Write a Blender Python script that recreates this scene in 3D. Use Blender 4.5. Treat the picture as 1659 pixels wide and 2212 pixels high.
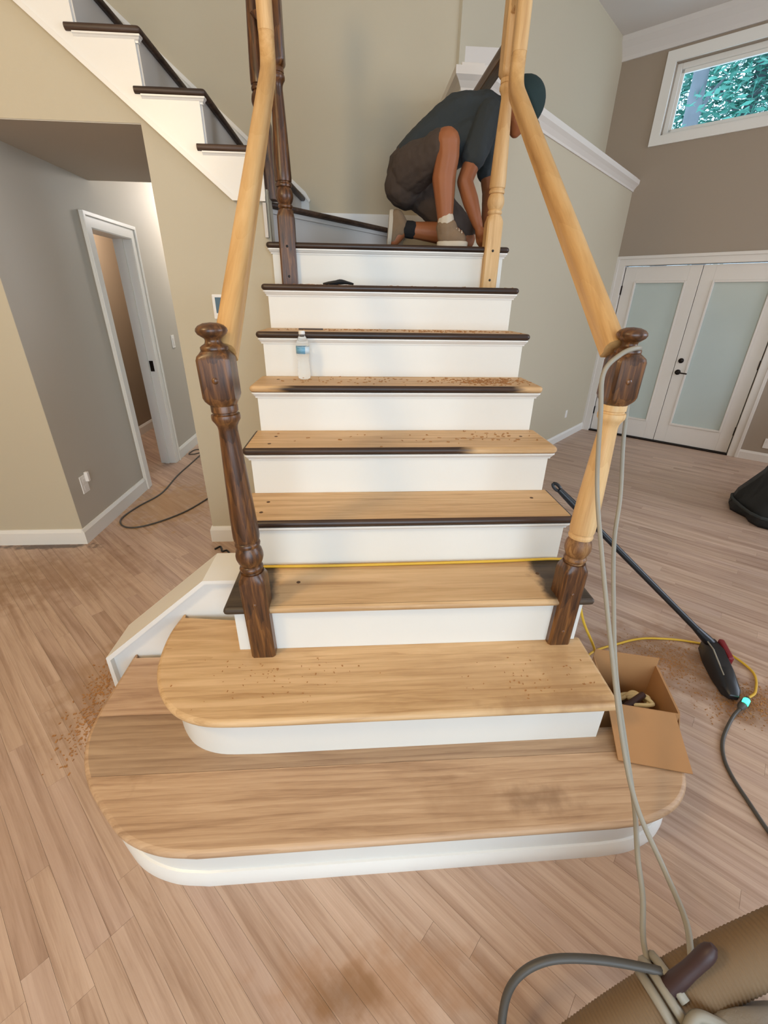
import bpy, bmesh, math, random
from mathutils import Vector, Matrix, noise as mnoise
for o in list(bpy.data.objects): bpy.data.objects.remove(o)
S = bpy.context.scene
C = S.collection
PI = math.pi
random.seed(11)

# ------------------------------------------------------------------ camera
CAM = Vector((-0.0916, -0.6904, 1.4564))
rv = Vector((0.99758, -0.06089, 0.01430)); fv = Vector((0.06098, 0.89747, -0.43704))
rv.normalize(); fv.normalize(); uv_ = rv.cross(fv); uv_.normalize(); rv = fv.cross(uv_)
cd = bpy.data.cameras.new('camera'); cam = bpy.data.objects.new('camera', cd); C.objects.link(cam)
cd.sensor_fit = 'HORIZONTAL'; cd.sensor_width = 36.0; cd.lens = 939.04/1659*36.0
cd.clip_start = 0.02; cd.clip_end = 200
cam.matrix_world = Matrix(((rv.x, uv_.x, -fv.x, CAM.x), (rv.y, uv_.y, -fv.y, CAM.y), (rv.z, uv_.z, -fv.z, CAM.z), (0, 0, 0, 1)))
S.camera = cam
# ------------------------------------------------------------------ world, light, exposure
S.view_settings.view_transform = 'Standard'; S.view_settings.look = 'None'
S.view_settings.gamma = 1.0; S.view_settings.use_curve_mapping = False
S.view_settings.exposure = -0.28
w = bpy.data.worlds.new('sky'); S.world = w; w.use_nodes = True
bg = w.node_tree.nodes['Background']; bg.inputs[0].default_value = (0.60, 0.82, 1.0, 1); bg.inputs[1].default_value = 4.0

def area(name, loc, target, sx, sy, power, col):
    d = bpy.data.lights.new(name, 'AREA'); d.shape = 'RECTANGLE'; d.size = sx; d.size_y = sy; d.energy = power; d.color = col
    o = bpy.data.objects.new(name, d); C.objects.link(o); o.location = loc
    o.rotation_euler = (Vector(target)-Vector(loc)).to_track_quat('-Z', 'Y').to_euler()
    return o
def bulb(name, loc, power, col, rad):
    d = bpy.data.lights.new(name, 'POINT'); d.energy = power; d.color = col; d.shadow_soft_size = rad
    o = bpy.data.objects.new(name, d); C.objects.link(o); o.location = loc
    return o
# daylight through the entry windows behind the camera and along the right side of the room
area('entry_window_daylight', (0.4, -3.55, 1.7), (0.2, 1.0, 0.9), 3.4, 2.4, 80, (0.80, 0.88, 1.0))
area('side_window_daylight', (5.9, -0.6, 2.2), (1.2, 2.4, 1.2), 2.6, 2.4, 110, (0.84, 0.85, 1.0))
# warm lamps of the foyer, the stair well and the hall
bulb('foyer_lamp', (-1.75, -0.75, 2.75), 122, (1.0, 0.72, 0.37), 0.22)
bulb('great_room_lamp', (3.2, 1.2, 3.3), 8, (1.0, 0.84, 0.66), 0.25)
bulb('hall_lamp', (-1.35, 4.6, 2.3), 55, (1.0, 0.92, 0.86), 0.12)
bulb('side_room_lamp', (-2.25, 4.0, 2.2), 45, (1.0, 0.90, 0.80), 0.12)

# ------------------------------------------------------------------ mesh helpers
def world_origin(p):
    v = Vector((0, 0, 0))
    while p is not None:
        v += p.location; p = p.parent
    return v
def obj(name, bm, m, parent=None, origin=None, smooth=False, bevel=0):
    """Link bm (world coordinates) as one mesh object; origin is its base point."""
    bm.normal_update()
    if parent is not None: origin_w = world_origin(parent)
    elif origin is not None: origin_w = Vector(origin)
    else:
        xs = [v.co for v in bm.verts]
        lo = [min(c[i] for c in xs) for i in range(3)]; hi = [max(c[i] for c in xs) for i in range(3)]
        origin_w = Vector(((lo[0]+hi[0])/2, (lo[1]+hi[1])/2, lo[2]))
    bmesh.ops.translate(bm, verts=bm.verts, vec=-origin_w)
    bmesh.ops.recalc_face_normals(bm, faces=bm.faces)
    me = bpy.data.meshes.new(name); bm.to_mesh(me); bm.free()
    for ma in (m if isinstance(m, (list, tuple)) else [m]): me.materials.append(ma)
    o = bpy.data.objects.new(name, me); C.objects.link(o)
    if parent is not None: o.parent = parent
    else: o.location = origin_w
    if smooth:
        for p in me.polygons: p.use_smooth = True
        if smooth != 'all': me.set_sharp_from_angle(angle=math.radians(40))
    if bevel:
        b = o.modifiers.new('bevel', 'BEVEL'); b.width = bevel; b.segments = 2; b.limit_method = 'ANGLE'; b.angle_limit = math.radians(50)
    return o
def tag(o, label, cat, group=None):
    o['label'] = label; o['category'] = cat
    if group: o['group'] = group
    return o
def struct(o): o['kind'] = 'structure'; return o
def thing(name, label, cat, loc, group=None):
    o = bpy.data.objects.new(name, None); C.objects.link(o); o.location = loc; o.empty_display_size = 0.05
    return tag(o, label, cat, group)
def lab(o, label): o['label'] = label; return o

def bx(bm, x0, x1, y0, y1, z0, z1):
    vs = [bm.verts.new(p) for p in ((x0,y0,z0),(x1,y0,z0),(x1,y1,z0),(x0,y1,z0),(x0,y0,z1),(x1,y0,z1),(x1,y1,z1),(x0,y1,z1))]
    for f in ((0,3,2,1),(4,5,6,7),(0,1,5,4),(1,2,6,5),(2,3,7,6),(3,0,4,7)): bm.faces.new([vs[i] for i in f])
    return bm
def box(*a): return bx(bmesh.new(), *a)
def obox(bm, o, ax, ay, az, x0, x1, y0, y1, z0, z1):
    """box in a local frame"""
    o = Vector(o); ax, ay, az = Vector(ax), Vector(ay), Vector(az)
    P = [o+ax*x+ay*y+az*z for x, y, z in ((x0,y0,z0),(x1,y0,z0),(x1,y1,z0),(x0,y1,z0),(x0,y0,z1),(x1,y0,z1),(x1,y1,z1),(x0,y1,z1))]
    vs = [bm.verts.new(p) for p in P]
    for f in ((0,3,2,1),(4,5,6,7),(0,1,5,4),(1,2,6,5),(2,3,7,6),(3,0,4,7)): bm.faces.new([vs[i] for i in f])
    return bm
def prism(bm, pts, d):
    """pts: 3D polygon, d: extrusion vector"""
    d = Vector(d); a = [bm.verts.new(p) for p in pts]; b = [bm.verts.new(Vector(p)+d) for p in pts]
    bm.faces.new(a); bm.faces.new(b[::-1]); n = len(a)
    for i in range(n): bm.faces.new((a[i], b[i], b[(i+1) % n], a[(i+1) % n]))
    bm.normal_update()
    return bm
def prismXY(pts, z0, z1): return prism(bmesh.new(), [(x, y, z0) for x, y in pts], (0, 0, z1-z0))
def prismXZ(pts, y0, y1): return prism(bmesh.new(), [(x, y0, z) for x, z in pts], (0, y1-y0, 0))
def lathe(bm, prof, c, seg=32, axis=None):
    """prof: (r, h) list, around axis (default z) from c"""
    c = Vector(c); q = Vector((0, 0, 1)).rotation_difference(Vector(axis).normalized()) if axis else None
    rings = []
    for r, h in prof:
        ring = []
        if r < 1e-5:
            p = Vector((0, 0, h)); ring = [bm.verts.new(c+(q @ p if q else p))]
        else:
            for i in range(seg):
                a = 2*PI*i/seg; p = Vector((r*math.cos(a), r*math.sin(a), h)); ring.append(bm.verts.new(c+(q @ p if q else p)))
        rings.append(ring)
    bridge(bm, rings)
    return bm
def bridge(bm, rings, closed=True, cap=True):
    for A, B in zip(rings, rings[1:]):
        n = max(len(A), len(B))
        for i in range(n if closed else n-1):
            j = (i+1) % n
            if len(A) == 1 and len(B) == 1: continue
            if len(A) == 1: bm.faces.new((A[0], B[i], B[j]))
            elif len(B) == 1: bm.faces.new((A[i], A[j], B[0]))
            else: bm.faces.new((A[i], A[j], B[j], B[i]))
    if cap and closed:
        for R in (rings[0], rings[-1]):
            if len(R) > 2: bm.faces.new(R)
def catmull(pts, n=8):
    P = [Vector(p) for p in pts]; out = []
    P = [P[0]*2-P[1]]+P+[P[-1]*2-P[-2]]
    for i in range(1, len(P)-2):
        for k in range(n):
            t = k/n; a, b, c, d = P[i-1], P[i], P[i+1], P[i+2]
            out.append(0.5*((2*b)+(c-a)*t+(2*a-5*b+4*c-d)*t*t+(3*b-a-3*c+d)*t*t*t))
    out.append(P[-2]); return out
def tube(bm, pts, r, seg=10):
    """round tube along pts; r number or list"""
    P = [Vector(p) for p in pts]; n = len(P); rings = []; ref = None
    for i in range(n):
        t = (P[min(i+1, n-1)]-P[max(i-1, 0)]).normalized()
        if ref is None:
            ref = Vector((0, 0, 1)) if abs(t.z) < .9 else Vector((1, 0, 0))
        a = (ref-t*ref.dot(t)).normalized(); ref = a; b = t.cross(a); rr = r[i] if isinstance(r, (list, tuple)) else r
        rings.append([bm.verts.new(P[i]+a*rr*math.cos(2*PI*k/seg)+b*rr*math.sin(2*PI*k/seg)) for k in range(seg)])
    bridge(bm, rings); return bm
def sweep(bm, path, prof, up=None, side=None):
    """closed profile (u along side, v along up') carried along path; side is fixed (rails in one vertical plane)"""
    P = [Vector(p) for p in path]; n = len(P); side = Vector(side); rings = []
    for i in range(n):
        t = (P[min(i+1, n-1)]-P[max(i-1, 0)]).normalized(); v = side.cross(t).normalized()
        rings.append([bm.verts.new(P[i]+side*a+v*b) for a, b in prof])
    bridge(bm, rings); return bm
def offset(path, d):
    """2D polyline, positive d moves inwards (to the left of travel)"""
    P = [Vector((p[0], p[1])) for p in path]; n = len(P); out = []
    for i in range(n):
        ns = []
        if i > 0: e = (P[i]-P[i-1]).normalized(); ns.append(Vector((-e.y, e.x)))
        if i < n-1: e = (P[i+1]-P[i]).normalized(); ns.append(Vector((-e.y, e.x)))
        m = sum(ns, Vector((0, 0))); m.normalize(); k = d/max(.35, m.dot(ns[0])); out.append(P[i]+m*k)
    return out
def plan_sweep(bm, path, prof):
    """closed profile of (inward offset, z) points swept along a plan path"""
    lines = [offset(path, o) for o, z in prof]; rings = []
    for i in range(len(path)): rings.append([bm.verts.new((lines[k][i].x, lines[k][i].y, prof[k][1])) for k in range(len(prof))])
    bridge(bm, rings); return bm
def clipy(poly, y, keep_above):
    out = []; n = len(poly)
    for i in range(n):
        a, b = poly[i], poly[(i+1) % n]; ia = (a[1] >= y) == keep_above; ib = (b[1] >= y) == keep_above
        if ia: out.append(a)
        if ia != ib:
            t = (y-a[1])/(b[1]-a[1]); out.append((a[0]+(b[0]-a[0])*t, y))
    return out

# ------------------------------------------------------------------ materials
def srgb(r, g, b):
    f = lambda c: (c/255/12.92) if c/255 <= .04045 else ((c/255+.055)/1.055)**2.4
    return (f(r), f(g), f(b), 1)
def base(name):
    m = bpy.data.materials.new(name); m.use_nodes = True; nt = m.node_tree; return m, nt, nt.nodes['Principled BSDF']
def N(nt, t, **k):
    n = nt.nodes.new(t)
    for a, b in k.items(): setattr(n, a, b)
    return n
def plain(name, col, rough=.5, metal=0, bump=0, bscale=200, coat=0, var=0, vscale=3, spec=.5):
    m, nt, p = base(name); p.inputs['Base Color'].default_value = col; p.inputs['Roughness'].default_value = rough
    p.inputs['Metallic'].default_value = metal; p.inputs['Coat Weight'].default_value = coat; p.inputs['Specular IOR Level'].default_value = spec
    tc = N(nt, 'ShaderNodeTexCoord')
    if var:
        no = N(nt, 'ShaderNodeTexNoise'); no.inputs['Scale'].default_value = vscale; no.inputs['Detail'].default_value = 5
        mx = N(nt, 'ShaderNodeMix', data_type='RGBA'); nt.links.new(tc.outputs['Object'], no.inputs['Vector'])
        mx.inputs[6].default_value = tuple(c*(1-var) for c in col[:3])+(1,); mx.inputs[7].default_value = tuple(min(1, c*(1+var)) for c in col[:3])+(1,)
        nt.links.new(no.outputs[0], mx.inputs[0]); nt.links.new(mx.outputs[2], p.inputs['Base Color'])
    if bump:
        no = N(nt, 'ShaderNodeTexNoise'); no.inputs['Scale'].default_value = bscale; no.inputs['Detail'].default_value = 3
        bp = N(nt, 'ShaderNodeBump'); bp.inputs['Strength'].default_value = bump; bp.inputs['Distance'].default_value = .002
        nt.links.new(tc.outputs['Object'], no.inputs['Vector']); nt.links.new(no.outputs[0], bp.inputs['Height']); nt.links.new(bp.outputs[0], p.inputs['Normal'])
    return m
def wood_color(nt, light, mid, dark, axis=0, rot=(0, 0, 0), gs=1.0, contrast=1.0, plank=0.0):
    """colour socket of a wood grain running along axis"""
    L = nt.links.new; tc = N(nt, 'ShaderNodeTexCoord'); vec = tc.outputs['Object']
    rnd = None
    if plank:
        oi = N(nt, 'ShaderNodeObjectInfo'); ge = N(nt, 'ShaderNodeNewGeometry'); ad = N(nt, 'ShaderNodeMath', operation='ADD')
        L(oi.outputs['Random'], ad.inputs[0]); L(ge.outputs['Random Per Island'], ad.inputs[1])
        mu = N(nt, 'ShaderNodeMath', operation='MULTIPLY'); L(ad.outputs[0], mu.inputs[0]); mu.inputs[1].default_value = 7.31
        fr = N(nt, 'ShaderNodeMath', operation='FRACT'); L(mu.outputs[0], fr.inputs[0]); rnd = fr.outputs[0]
        sc = N(nt, 'ShaderNodeVectorMath', operation='SCALE'); sc.inputs[0].default_value = (13.7, 9.1, 5.3); L(ad.outputs[0], sc.inputs['Scale'])
        av = N(nt, 'ShaderNodeVectorMath', operation='ADD'); L(vec, av.inputs[0]); L(sc.outputs[0], av.inputs[1]); vec = av.outputs[0]
    def mp(long_, cross):
        r_ = N(nt, 'ShaderNodeMapping'); r_.inputs['Rotation'].default_value = rot; L(vec, r_.inputs['Vector'])
        q = N(nt, 'ShaderNodeMapping'); s_ = [cross*gs]*3; s_[axis] = long_*gs; q.inputs['Scale'].default_value = s_; L(r_.outputs[0], q.inputs['Vector']); return q.outputs[0]
    n1 = N(nt, 'ShaderNodeTexNoise'); n1.inputs['Scale'].default_value = 1; n1.inputs['Detail'].default_value = 6; n1.inputs['Roughness'].default_value = .6; n1.inputs['Distortion'].default_value = .7
    L(mp(1.5, 22), n1.inputs['Vector'])
    n2 = N(nt, 'ShaderNodeTexNoise'); n2.inputs['Scale'].default_value = 1; n2.inputs['Detail'].default_value = 3; L(mp(9, 260), n2.inputs['Vector'])
    wv = N(nt, 'ShaderNodeTexWave', wave_type='RINGS', wave_profile='SAW'); wv.inputs['Scale'].default_value = 1.2; wv.inputs['Distortion'].default_value = 5; wv.inputs['Detail'].default_value = 2; wv.inputs['Detail Scale'].default_value = 1.0
    L(mp(.9, 9), wv.inputs['Vector'])
    cr = N(nt, 'ShaderNodeValToRGB'); e = cr.color_ramp.elements
    e[0].position = .28; e[0].color = dark; e[1].position = .72; e[1].color = light; k = e.new(.5); k.color = mid
    a1 = N(nt, 'ShaderNodeMath', operation='MULTIPLY_ADD'); L(wv.outputs[1], a1.inputs[0]); a1.inputs[1].default_value = .16*contrast; L(n1.outputs[0], a1.inputs[2])
    a2 = N(nt, 'ShaderNodeMath', operation='MULTIPLY_ADD'); L(n2.outputs[0], a2.inputs[0]); a2.inputs[1].default_value = .30*contrast; L(a1.outputs[0], a2.inputs[2])
    a3 = N(nt, 'ShaderNodeMath', operation='SUBTRACT'); L(a2.outputs[0], a3.inputs[0]); a3.inputs[1].default_value = .22*contrast
    L(a3.outputs[0], cr.inputs[0]); out = cr.outputs[0]
    if plank:
        r2 = N(nt, 'ShaderNodeValToRGB'); e = r2.color_ramp.elements; lo, hi = 1-plank, 1+plank*.55
        e[0].color = (lo, lo*.94, lo*.90, 1); e[1].color = (hi, hi*.99, hi*.97, 1); k = e.new(.3); k.color = (.97, .95, .96, 1); k = e.new(.6); k.color = (1.0, .985, .96, 1)
        L(rnd, r2.inputs[0]); mx = N(nt, 'ShaderNodeMix', data_type='RGBA', blend_type='MULTIPLY'); mx.inputs[0].default_value = 1
        L(out, mx.inputs[6]); L(r2.outputs[0], mx.inputs[7]); out = mx.outputs[2]
    return out, n2.outputs[0]
def patch_mask(nt, cx, cy, rx, ry, soft, nscale=16, namt=1.6):
    """world-space blotch with a ragged outline, 1 in the middle"""
    L = nt.links.new; ge = N(nt, 'ShaderNodeNewGeometry')
    mp = N(nt, 'ShaderNodeMapping', vector_type='POINT'); mp.inputs['Location'].default_value = (-cx/rx, -cy/ry, 0); mp.inputs['Scale'].default_value = (1/rx, 1/ry, 0)
    L(ge.outputs['Position'], mp.inputs['Vector'])
    le = N(nt, 'ShaderNodeVectorMath', operation='LENGTH'); L(mp.outputs[0], le.inputs[0])
    no = N(nt, 'ShaderNodeTexNoise'); no.inputs['Scale'].default_value = nscale; no.inputs['Detail'].default_value = 6; L(ge.outputs['Position'], no.inputs['Vector'])
    a = N(nt, 'ShaderNodeMath', operation='MULTIPLY_ADD'); L(no.outputs[0], a.inputs[0]); a.inputs[1].default_value = namt*2; L(le.outputs['Value'], a.inputs[2])
    mr = N(nt, 'ShaderNodeMapRange', interpolation_type='SMOOTHSTEP'); mr.inputs['From Min'].default_value = 1+namt-soft; mr.inputs['From Max'].default_value = 1+namt+soft
    mr.inputs['To Min'].default_value = 1; mr.inputs['To Max'].default_value = 0; L(a.outputs[0], mr.inputs['Value']); return mr.outputs[0]
def mixc(nt, fac, a, b):
    mx = N(nt, 'ShaderNodeMix', data_type='RGBA'); nt.links.new(fac, mx.inputs[0]) if not isinstance(fac, float) else setattr(mx.inputs[0], 'default_value', fac)
    for s, i in ((a, 6), (b, 7)):
        if isinstance(s, tuple): mx.inputs[i].default_value = s
        else: nt.links.new(s, mx.inputs[i])
    return mx.outputs[2]
def fac_scale(nt, s, k):
    m = N(nt, 'ShaderNodeMath', operation='MULTIPLY'); nt.links.new(s, m.inputs[0]); m.inputs[1].default_value = k; return m.outputs[0]
def wood(name, light, mid, dark, axis=0, rot=(0, 0, 0), gs=1.0, rough=.5, coat=0, contrast=1.0, plank=0.0, bump=.15, patches=(), croug=.12):
    m, nt, p = base(name); c, h = wood_color(nt, light, mid, dark, axis, rot, gs, contrast, plank)
    for (cx, cy, rx, ry, soft, col, k) in patches: c = mixc(nt, fac_scale(nt, patch_mask(nt, cx, cy, rx, ry, soft), k), c, col)
    nt.links.new(c, p.inputs['Base Color']); p.inputs['Roughness'].default_value = rough; p.inputs['Coat Weight'].default_value = coat; p.inputs['Coat Roughness'].default_value = croug
    bp = N(nt, 'ShaderNodeBump'); bp.inputs['Strength'].default_value = bump; bp.inputs['Distance'].default_value = .001; nt.links.new(h, bp.inputs['Height']); nt.links.new(bp.outputs[0], p.inputs['Normal'])
    return m
OAK = (srgb(220, 184, 138), srgb(205, 167, 120), srgb(178, 138, 92))
OAKP = (srgb(202, 168, 133), srgb(186, 151, 116), srgb(156, 121, 90))
STAIN = (srgb(128, 84, 42), srgb(86, 52, 25), srgb(44, 25, 13))
DARK = (srgb(74, 50, 34), srgb(54, 36, 25), srgb(34, 22, 16))
PINE = (srgb(220, 180, 124), srgb(206, 162, 104), srgb(182, 137, 82))
DUST = srgb(128, 88, 50)
M = {}
M['floor'] = wood('sanded oak floor', srgb(198, 172, 153), srgb(183, 156, 136), srgb(157, 128, 108), 0, rough=.36, plank=.15, contrast=.75, patches=(
    (-1.85, 1.55, .34, .2, .9, DUST, .38), (-2.2, 1.30, .3, .2, .9, DUST, .32), (-.13, -.265, .07, .035, .7, srgb(96, 70, 42), .6), (-.04, -.25, .2, .06, .8, srgb(160, 110, 62), .45),
    (1.28, .74, .26, .16, .8, srgb(140, 96, 54), .6), (1.5, .46, .14, .08, .8, srgb(128, 84, 44), .75), (-1.19, .72, .10, .22, .8, srgb(150, 112, 74), .45), (-1.55, 2.5, .3, .35, .4, srgb(172, 134, 86), .6),
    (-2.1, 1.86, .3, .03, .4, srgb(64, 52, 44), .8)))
M['subfloor'] = plain('dark floor joint', srgb(150, 118, 94), .8)
M['oak'] = wood('sanded oak tread', *OAK, axis=0, rough=.55, contrast=1.0, gs=1.5)
M['oak1'] = wood('honey oak tread', *OAK, axis=0, rough=.5, contrast=.9, gs=1.5, patches=((.5, .20, .16, .025, .8, srgb(150, 112, 74), .6), (.56, .32, .05, .12, .9, srgb(160, 122, 82), .35), (.3, .3, .2, .1, .9, srgb(184, 146, 104), .3)))
M['oak0'] = wood('pale oak tread plank', *OAKP, axis=0, rough=.5, gs=1.5, contrast=1.0, patches=((.42, .035, .08, .03, .8, srgb(120, 88, 60), .6), (.22, .04, .1, .05, .9, srgb(150, 114, 80), .3), (-.74, .27, .03, .12, .5, srgb(130, 98, 66), .5)))
M['oak0b'] = wood('greyish oak tread plank', srgb(182, 152, 120), srgb(166, 136, 106), srgb(140, 110, 84), axis=0, rough=.5, gs=1.5, contrast=1.0)
M['oak0c'] = wood('pinkish oak tread plank', srgb(206, 172, 140), srgb(190, 155, 123), srgb(160, 124, 96), axis=0, rough=.5, gs=1.5, contrast=1.0)
M['stain'] = wood('walnut stained newel', *STAIN, axis=2, rough=.38, coat=.2, croug=.25, gs=3.4, contrast=.8)
M['stainx'] = wood('walnut stained nosing', *DARK, axis=0, rough=.4, coat=.2, croug=.3)
M['staind'] = wood('dark walnut stair', srgb(86, 64, 48), srgb(64, 46, 34), srgb(42, 30, 23), axis=0, rough=.5)
M['pinez'] = wood('sanded bare newel', srgb(228, 192, 140), srgb(214, 174, 120), srgb(192, 148, 96), axis=2, rough=.55, gs=1.3, contrast=.6)
M['rail'] = wood('sanded honey handrail', *PINE, axis=1, rot=(-math.radians(39), 0, 0), rough=.5, gs=1.1, contrast=.45)
M['raily'] = wood('walnut landing rail', srgb(120, 88, 58), srgb(92, 64, 40), srgb(62, 42, 27), axis=1, rough=.45)
M['halfbare'] = wood('half stripped newel', srgb(170, 128, 80), srgb(128, 88, 50), srgb(84, 54, 30), axis=2, rough=.5, gs=2.0)
M['wall'] = plain('greige wall paint', srgb(194, 183, 159), .75, bump=.12, bscale=350)
M['hallwall'] = plain('grey hall wall paint', srgb(188, 180, 166), .7, bump=.12, bscale=350)
M['ceil'] = plain('ceiling paint', srgb(214, 208, 202), .85)
M['white'] = plain('white trim paint', srgb(232, 229, 222), .32, bump=.05, bscale=120)
M['riser'] = plain('white riser paint', srgb(232, 229, 220), .45, bump=.06, bscale=160, var=.025, vscale=4)
M['door'] = plain('off white door paint', srgb(222, 214, 204), .4)
M['glassdoor'] = plain('frosted blind glass', srgb(186, 196, 190), .22, coat=.6, var=.08, vscale=2)
M['bronze'] = plain('dark bronze hardware', srgb(34, 26, 22), .35, metal=.7)
M['black'] = plain('black plastic', srgb(20, 21, 24), .38)
M['blackcloth'] = plain('black coated fabric', srgb(20, 20, 19), .6, bump=.5, bscale=60)
M['red'] = plain('red plastic', srgb(120, 24, 32), .4)
M['cordgrey'] = plain('grey rubber cord', srgb(150, 143, 128), .5)
M['corddark'] = plain('dark grey rubber cord', srgb(74, 70, 64), .5)
M['cordyellow'] = plain('yellow cord', srgb(214, 170, 48), .5)
M['cordtan'] = plain('tan extension cord', srgb(178, 140, 70), .55)
M['card'] = plain('brown cardboard', srgb(176, 130, 84), .8, var=.06, vscale=12, bump=.1, bscale=60)
M['plastic'] = plain('white plastic plate', srgb(236, 232, 226), .4)
M['screen'] = plain('grey blue screen', srgb(92, 116, 132), .2)
M['hose'] = plain('khaki ribbed fabric', srgb(122, 98, 70), .8, bump=.3, bscale=400)
M['canvas'] = plain('grey canvas', srgb(152, 147, 140), .9, bump=.5, bscale=180, var=.1, vscale=15)
M['maroon'] = plain('dark maroon handle', srgb(58, 36, 34), .5)
M['chip'] = plain('wood chip', srgb(170, 120, 70), .9, var=.35, vscale=60)
M['skin'] = plain('tanned skin', srgb(150, 90, 52), .55, var=.08, vscale=14, bump=.1, bscale=90)
M['shirt'] = plain('dark slate shirt fabric', srgb(50, 56, 58), .9, bump=.4, bscale=240, var=.10, vscale=9)
M['shorts'] = plain('brown grey shorts fabric', srgb(72, 60, 52), .9, bump=.5, bscale=260, var=.16, vscale=16)
M['shoe'] = plain('taupe suede shoe', srgb(128, 106, 82), .85, bump=.4, bscale=180, var=.15, vscale=30)
M['sole'] = plain('pale rubber sole', srgb(196, 184, 164), .7)
M['sock'] = plain('black sock', srgb(22, 22, 24), .9)
M['cap'] = plain('dark green cap', srgb(28, 48, 46), .85, bump=.3, bscale=200)
M['bottlecap'] = plain('white bottle cap', srgb(232, 230, 224), .4)
M['leaf'] = plain('leaf', srgb(66, 138, 122), .5, var=.6, vscale=4)
M['bark'] = plain('bark', srgb(120, 122, 130), .9, var=.2, vscale=5)
def mat_pet():
    m, nt, p = base('clear bottle plastic'); p.inputs['Base Color'].default_value = (.96, .97, .97, 1); p.inputs['Roughness'].default_value = .06
    p.inputs['Transmission Weight'].default_value = .93; p.inputs['IOR'].default_value = 1.12; return m
M['pet'] = mat_pet()
def mat_pane():
    m, nt, p = base('window pane glass'); p.inputs['Base Color'].default_value = (.93, .98, 1, 1); p.inputs['Roughness'].default_value = .02
    p.inputs['Transmission Weight'].default_value = 1; p.inputs['IOR'].default_value = 1.02; return m
M['pane'] = mat_pane()
def mat_label():
    m, nt, p = base('blue bottle label'); tc = N(nt, 'ShaderNodeTexCoord'); sp = N(nt, 'ShaderNodeSeparateXYZ'); nt.links.new(tc.outputs['Generated'], sp.inputs[0])
    wv = N(nt, 'ShaderNodeTexWave', bands_direction='Z'); wv.inputs['Scale'].default_value = 1.6; wv.inputs['Distortion'].default_value = 2.5; nt.links.new(tc.outputs['Generated'], wv.inputs['Vector'])
    cr = N(nt, 'ShaderNodeValToRGB'); e = cr.color_ramp.elements; e[0].position = .55; e[0].color = srgb(38, 132, 178); e[1].position = .95; e[1].color = srgb(190, 222, 232)
    nt.links.new(wv.outputs[1], cr.inputs[0])
    mr = N(nt, 'ShaderNodeMapRange'); nt.links.new(sp.outputs[0], mr.inputs['Value']); mr.inputs['From Min'].default_value = .70; mr.inputs['From Max'].default_value = .74
    nt.links.new(mixc(nt, mr.outputs[0], cr.outputs[0], srgb(206, 220, 224)), p.inputs['Base Color']); p.inputs['Roughness'].default_value = .35; return m
M['label'] = mat_label()
def mat_led():
    m, nt, p = base('green lit plug'); p.inputs['Base Color'].default_value = (.02, .5, .25, 1); p.inputs['Emission Color'].default_value = (.05, 1, .45, 1); p.inputs['Emission Strength'].default_value = 4; return m
M['led'] = mat_led()
def mat_nosing(name, xa, xb, soft=.05):
    """stained nosing between xa and xb, sanded bare outside"""
    m, nt, p = base(name); a, h = wood_color(nt, *DARK, 0); b, _ = wood_color(nt, *OAK, 0); ge = N(nt, 'ShaderNodeNewGeometry'); sp = N(nt, 'ShaderNodeSeparateXYZ'); nt.links.new(ge.outputs['Position'], sp.inputs[0])
    no = N(nt, 'ShaderNodeTexNoise'); no.inputs['Scale'].default_value = 14; no.inputs['Detail'].default_value = 4
    mp = N(nt, 'ShaderNodeMapping'); mp.inputs['Scale'].default_value = (.6, 1, 6); nt.links.new(ge.outputs['Position'], mp.inputs[0]); nt.links.new(mp.outputs[0], no.inputs['Vector'])
    ad = N(nt, 'ShaderNodeMath', operation='MULTIPLY_ADD'); nt.links.new(no.outputs[0], ad.inputs[0]); ad.inputs[1].default_value = .16; nt.links.new(sp.outputs[0], ad.inputs[2])
    def st(v, up):
        r_ = N(nt, 'ShaderNodeMapRange', interpolation_type='SMOOTHSTEP'); r_.inputs['From Min'].default_value = v+.08-soft; r_.inputs['From Max'].default_value = v+.08+soft
        r_.inputs['To Min'].default_value = 0 if up else 1; r_.inputs['To Max'].default_value = 1 if up else 0; nt.links.new(ad.outputs[0], r_.inputs['Value']); return r_.outputs[0]
    mu = N(nt, 'ShaderNodeMath', operation='MULTIPLY'); nt.links.new(st(xa, True), mu.inputs[0]); nt.links.new(st(xb, False), mu.inputs[1])
    nt.links.new(mixc(nt, mu.outputs[0], b, a), p.inputs['Base Color']); p.inputs['Roughness'].default_value = .45; return m
def mat_tread2():
    """sanded middle, old dark stain left around the newels"""
    m, nt, p = base('half sanded tread'); a, h = wood_color(nt, *OAK, 0); b, _ = wood_color(nt, srgb(92, 76, 56), srgb(72, 58, 44), srgb(50, 40, 30), 0)
    f1 = patch_mask(nt, -.52, .56, .16, .22, .12, 12, .25); f2 = patch_mask(nt, .68, .56, .14, .2, .15, 12, .4)
    mx = N(nt, 'ShaderNodeMath', operation='MAXIMUM'); nt.links.new(f1, mx.inputs[0]); nt.links.new(f2, mx.inputs[1])
    nt.links.new(mixc(nt, mx.outputs[0], a, b), p.inputs['Base Color']); p.inputs['Roughness'].default_value = .5; return m
M['tread2'] = mat_tread2()

# ------------------------------------------------------------------ stair numbers
RH = .19; RUN = .2316; XL, XR = -.4973, .6731; OX, OY = .0271, .0235; TH = .027

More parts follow.
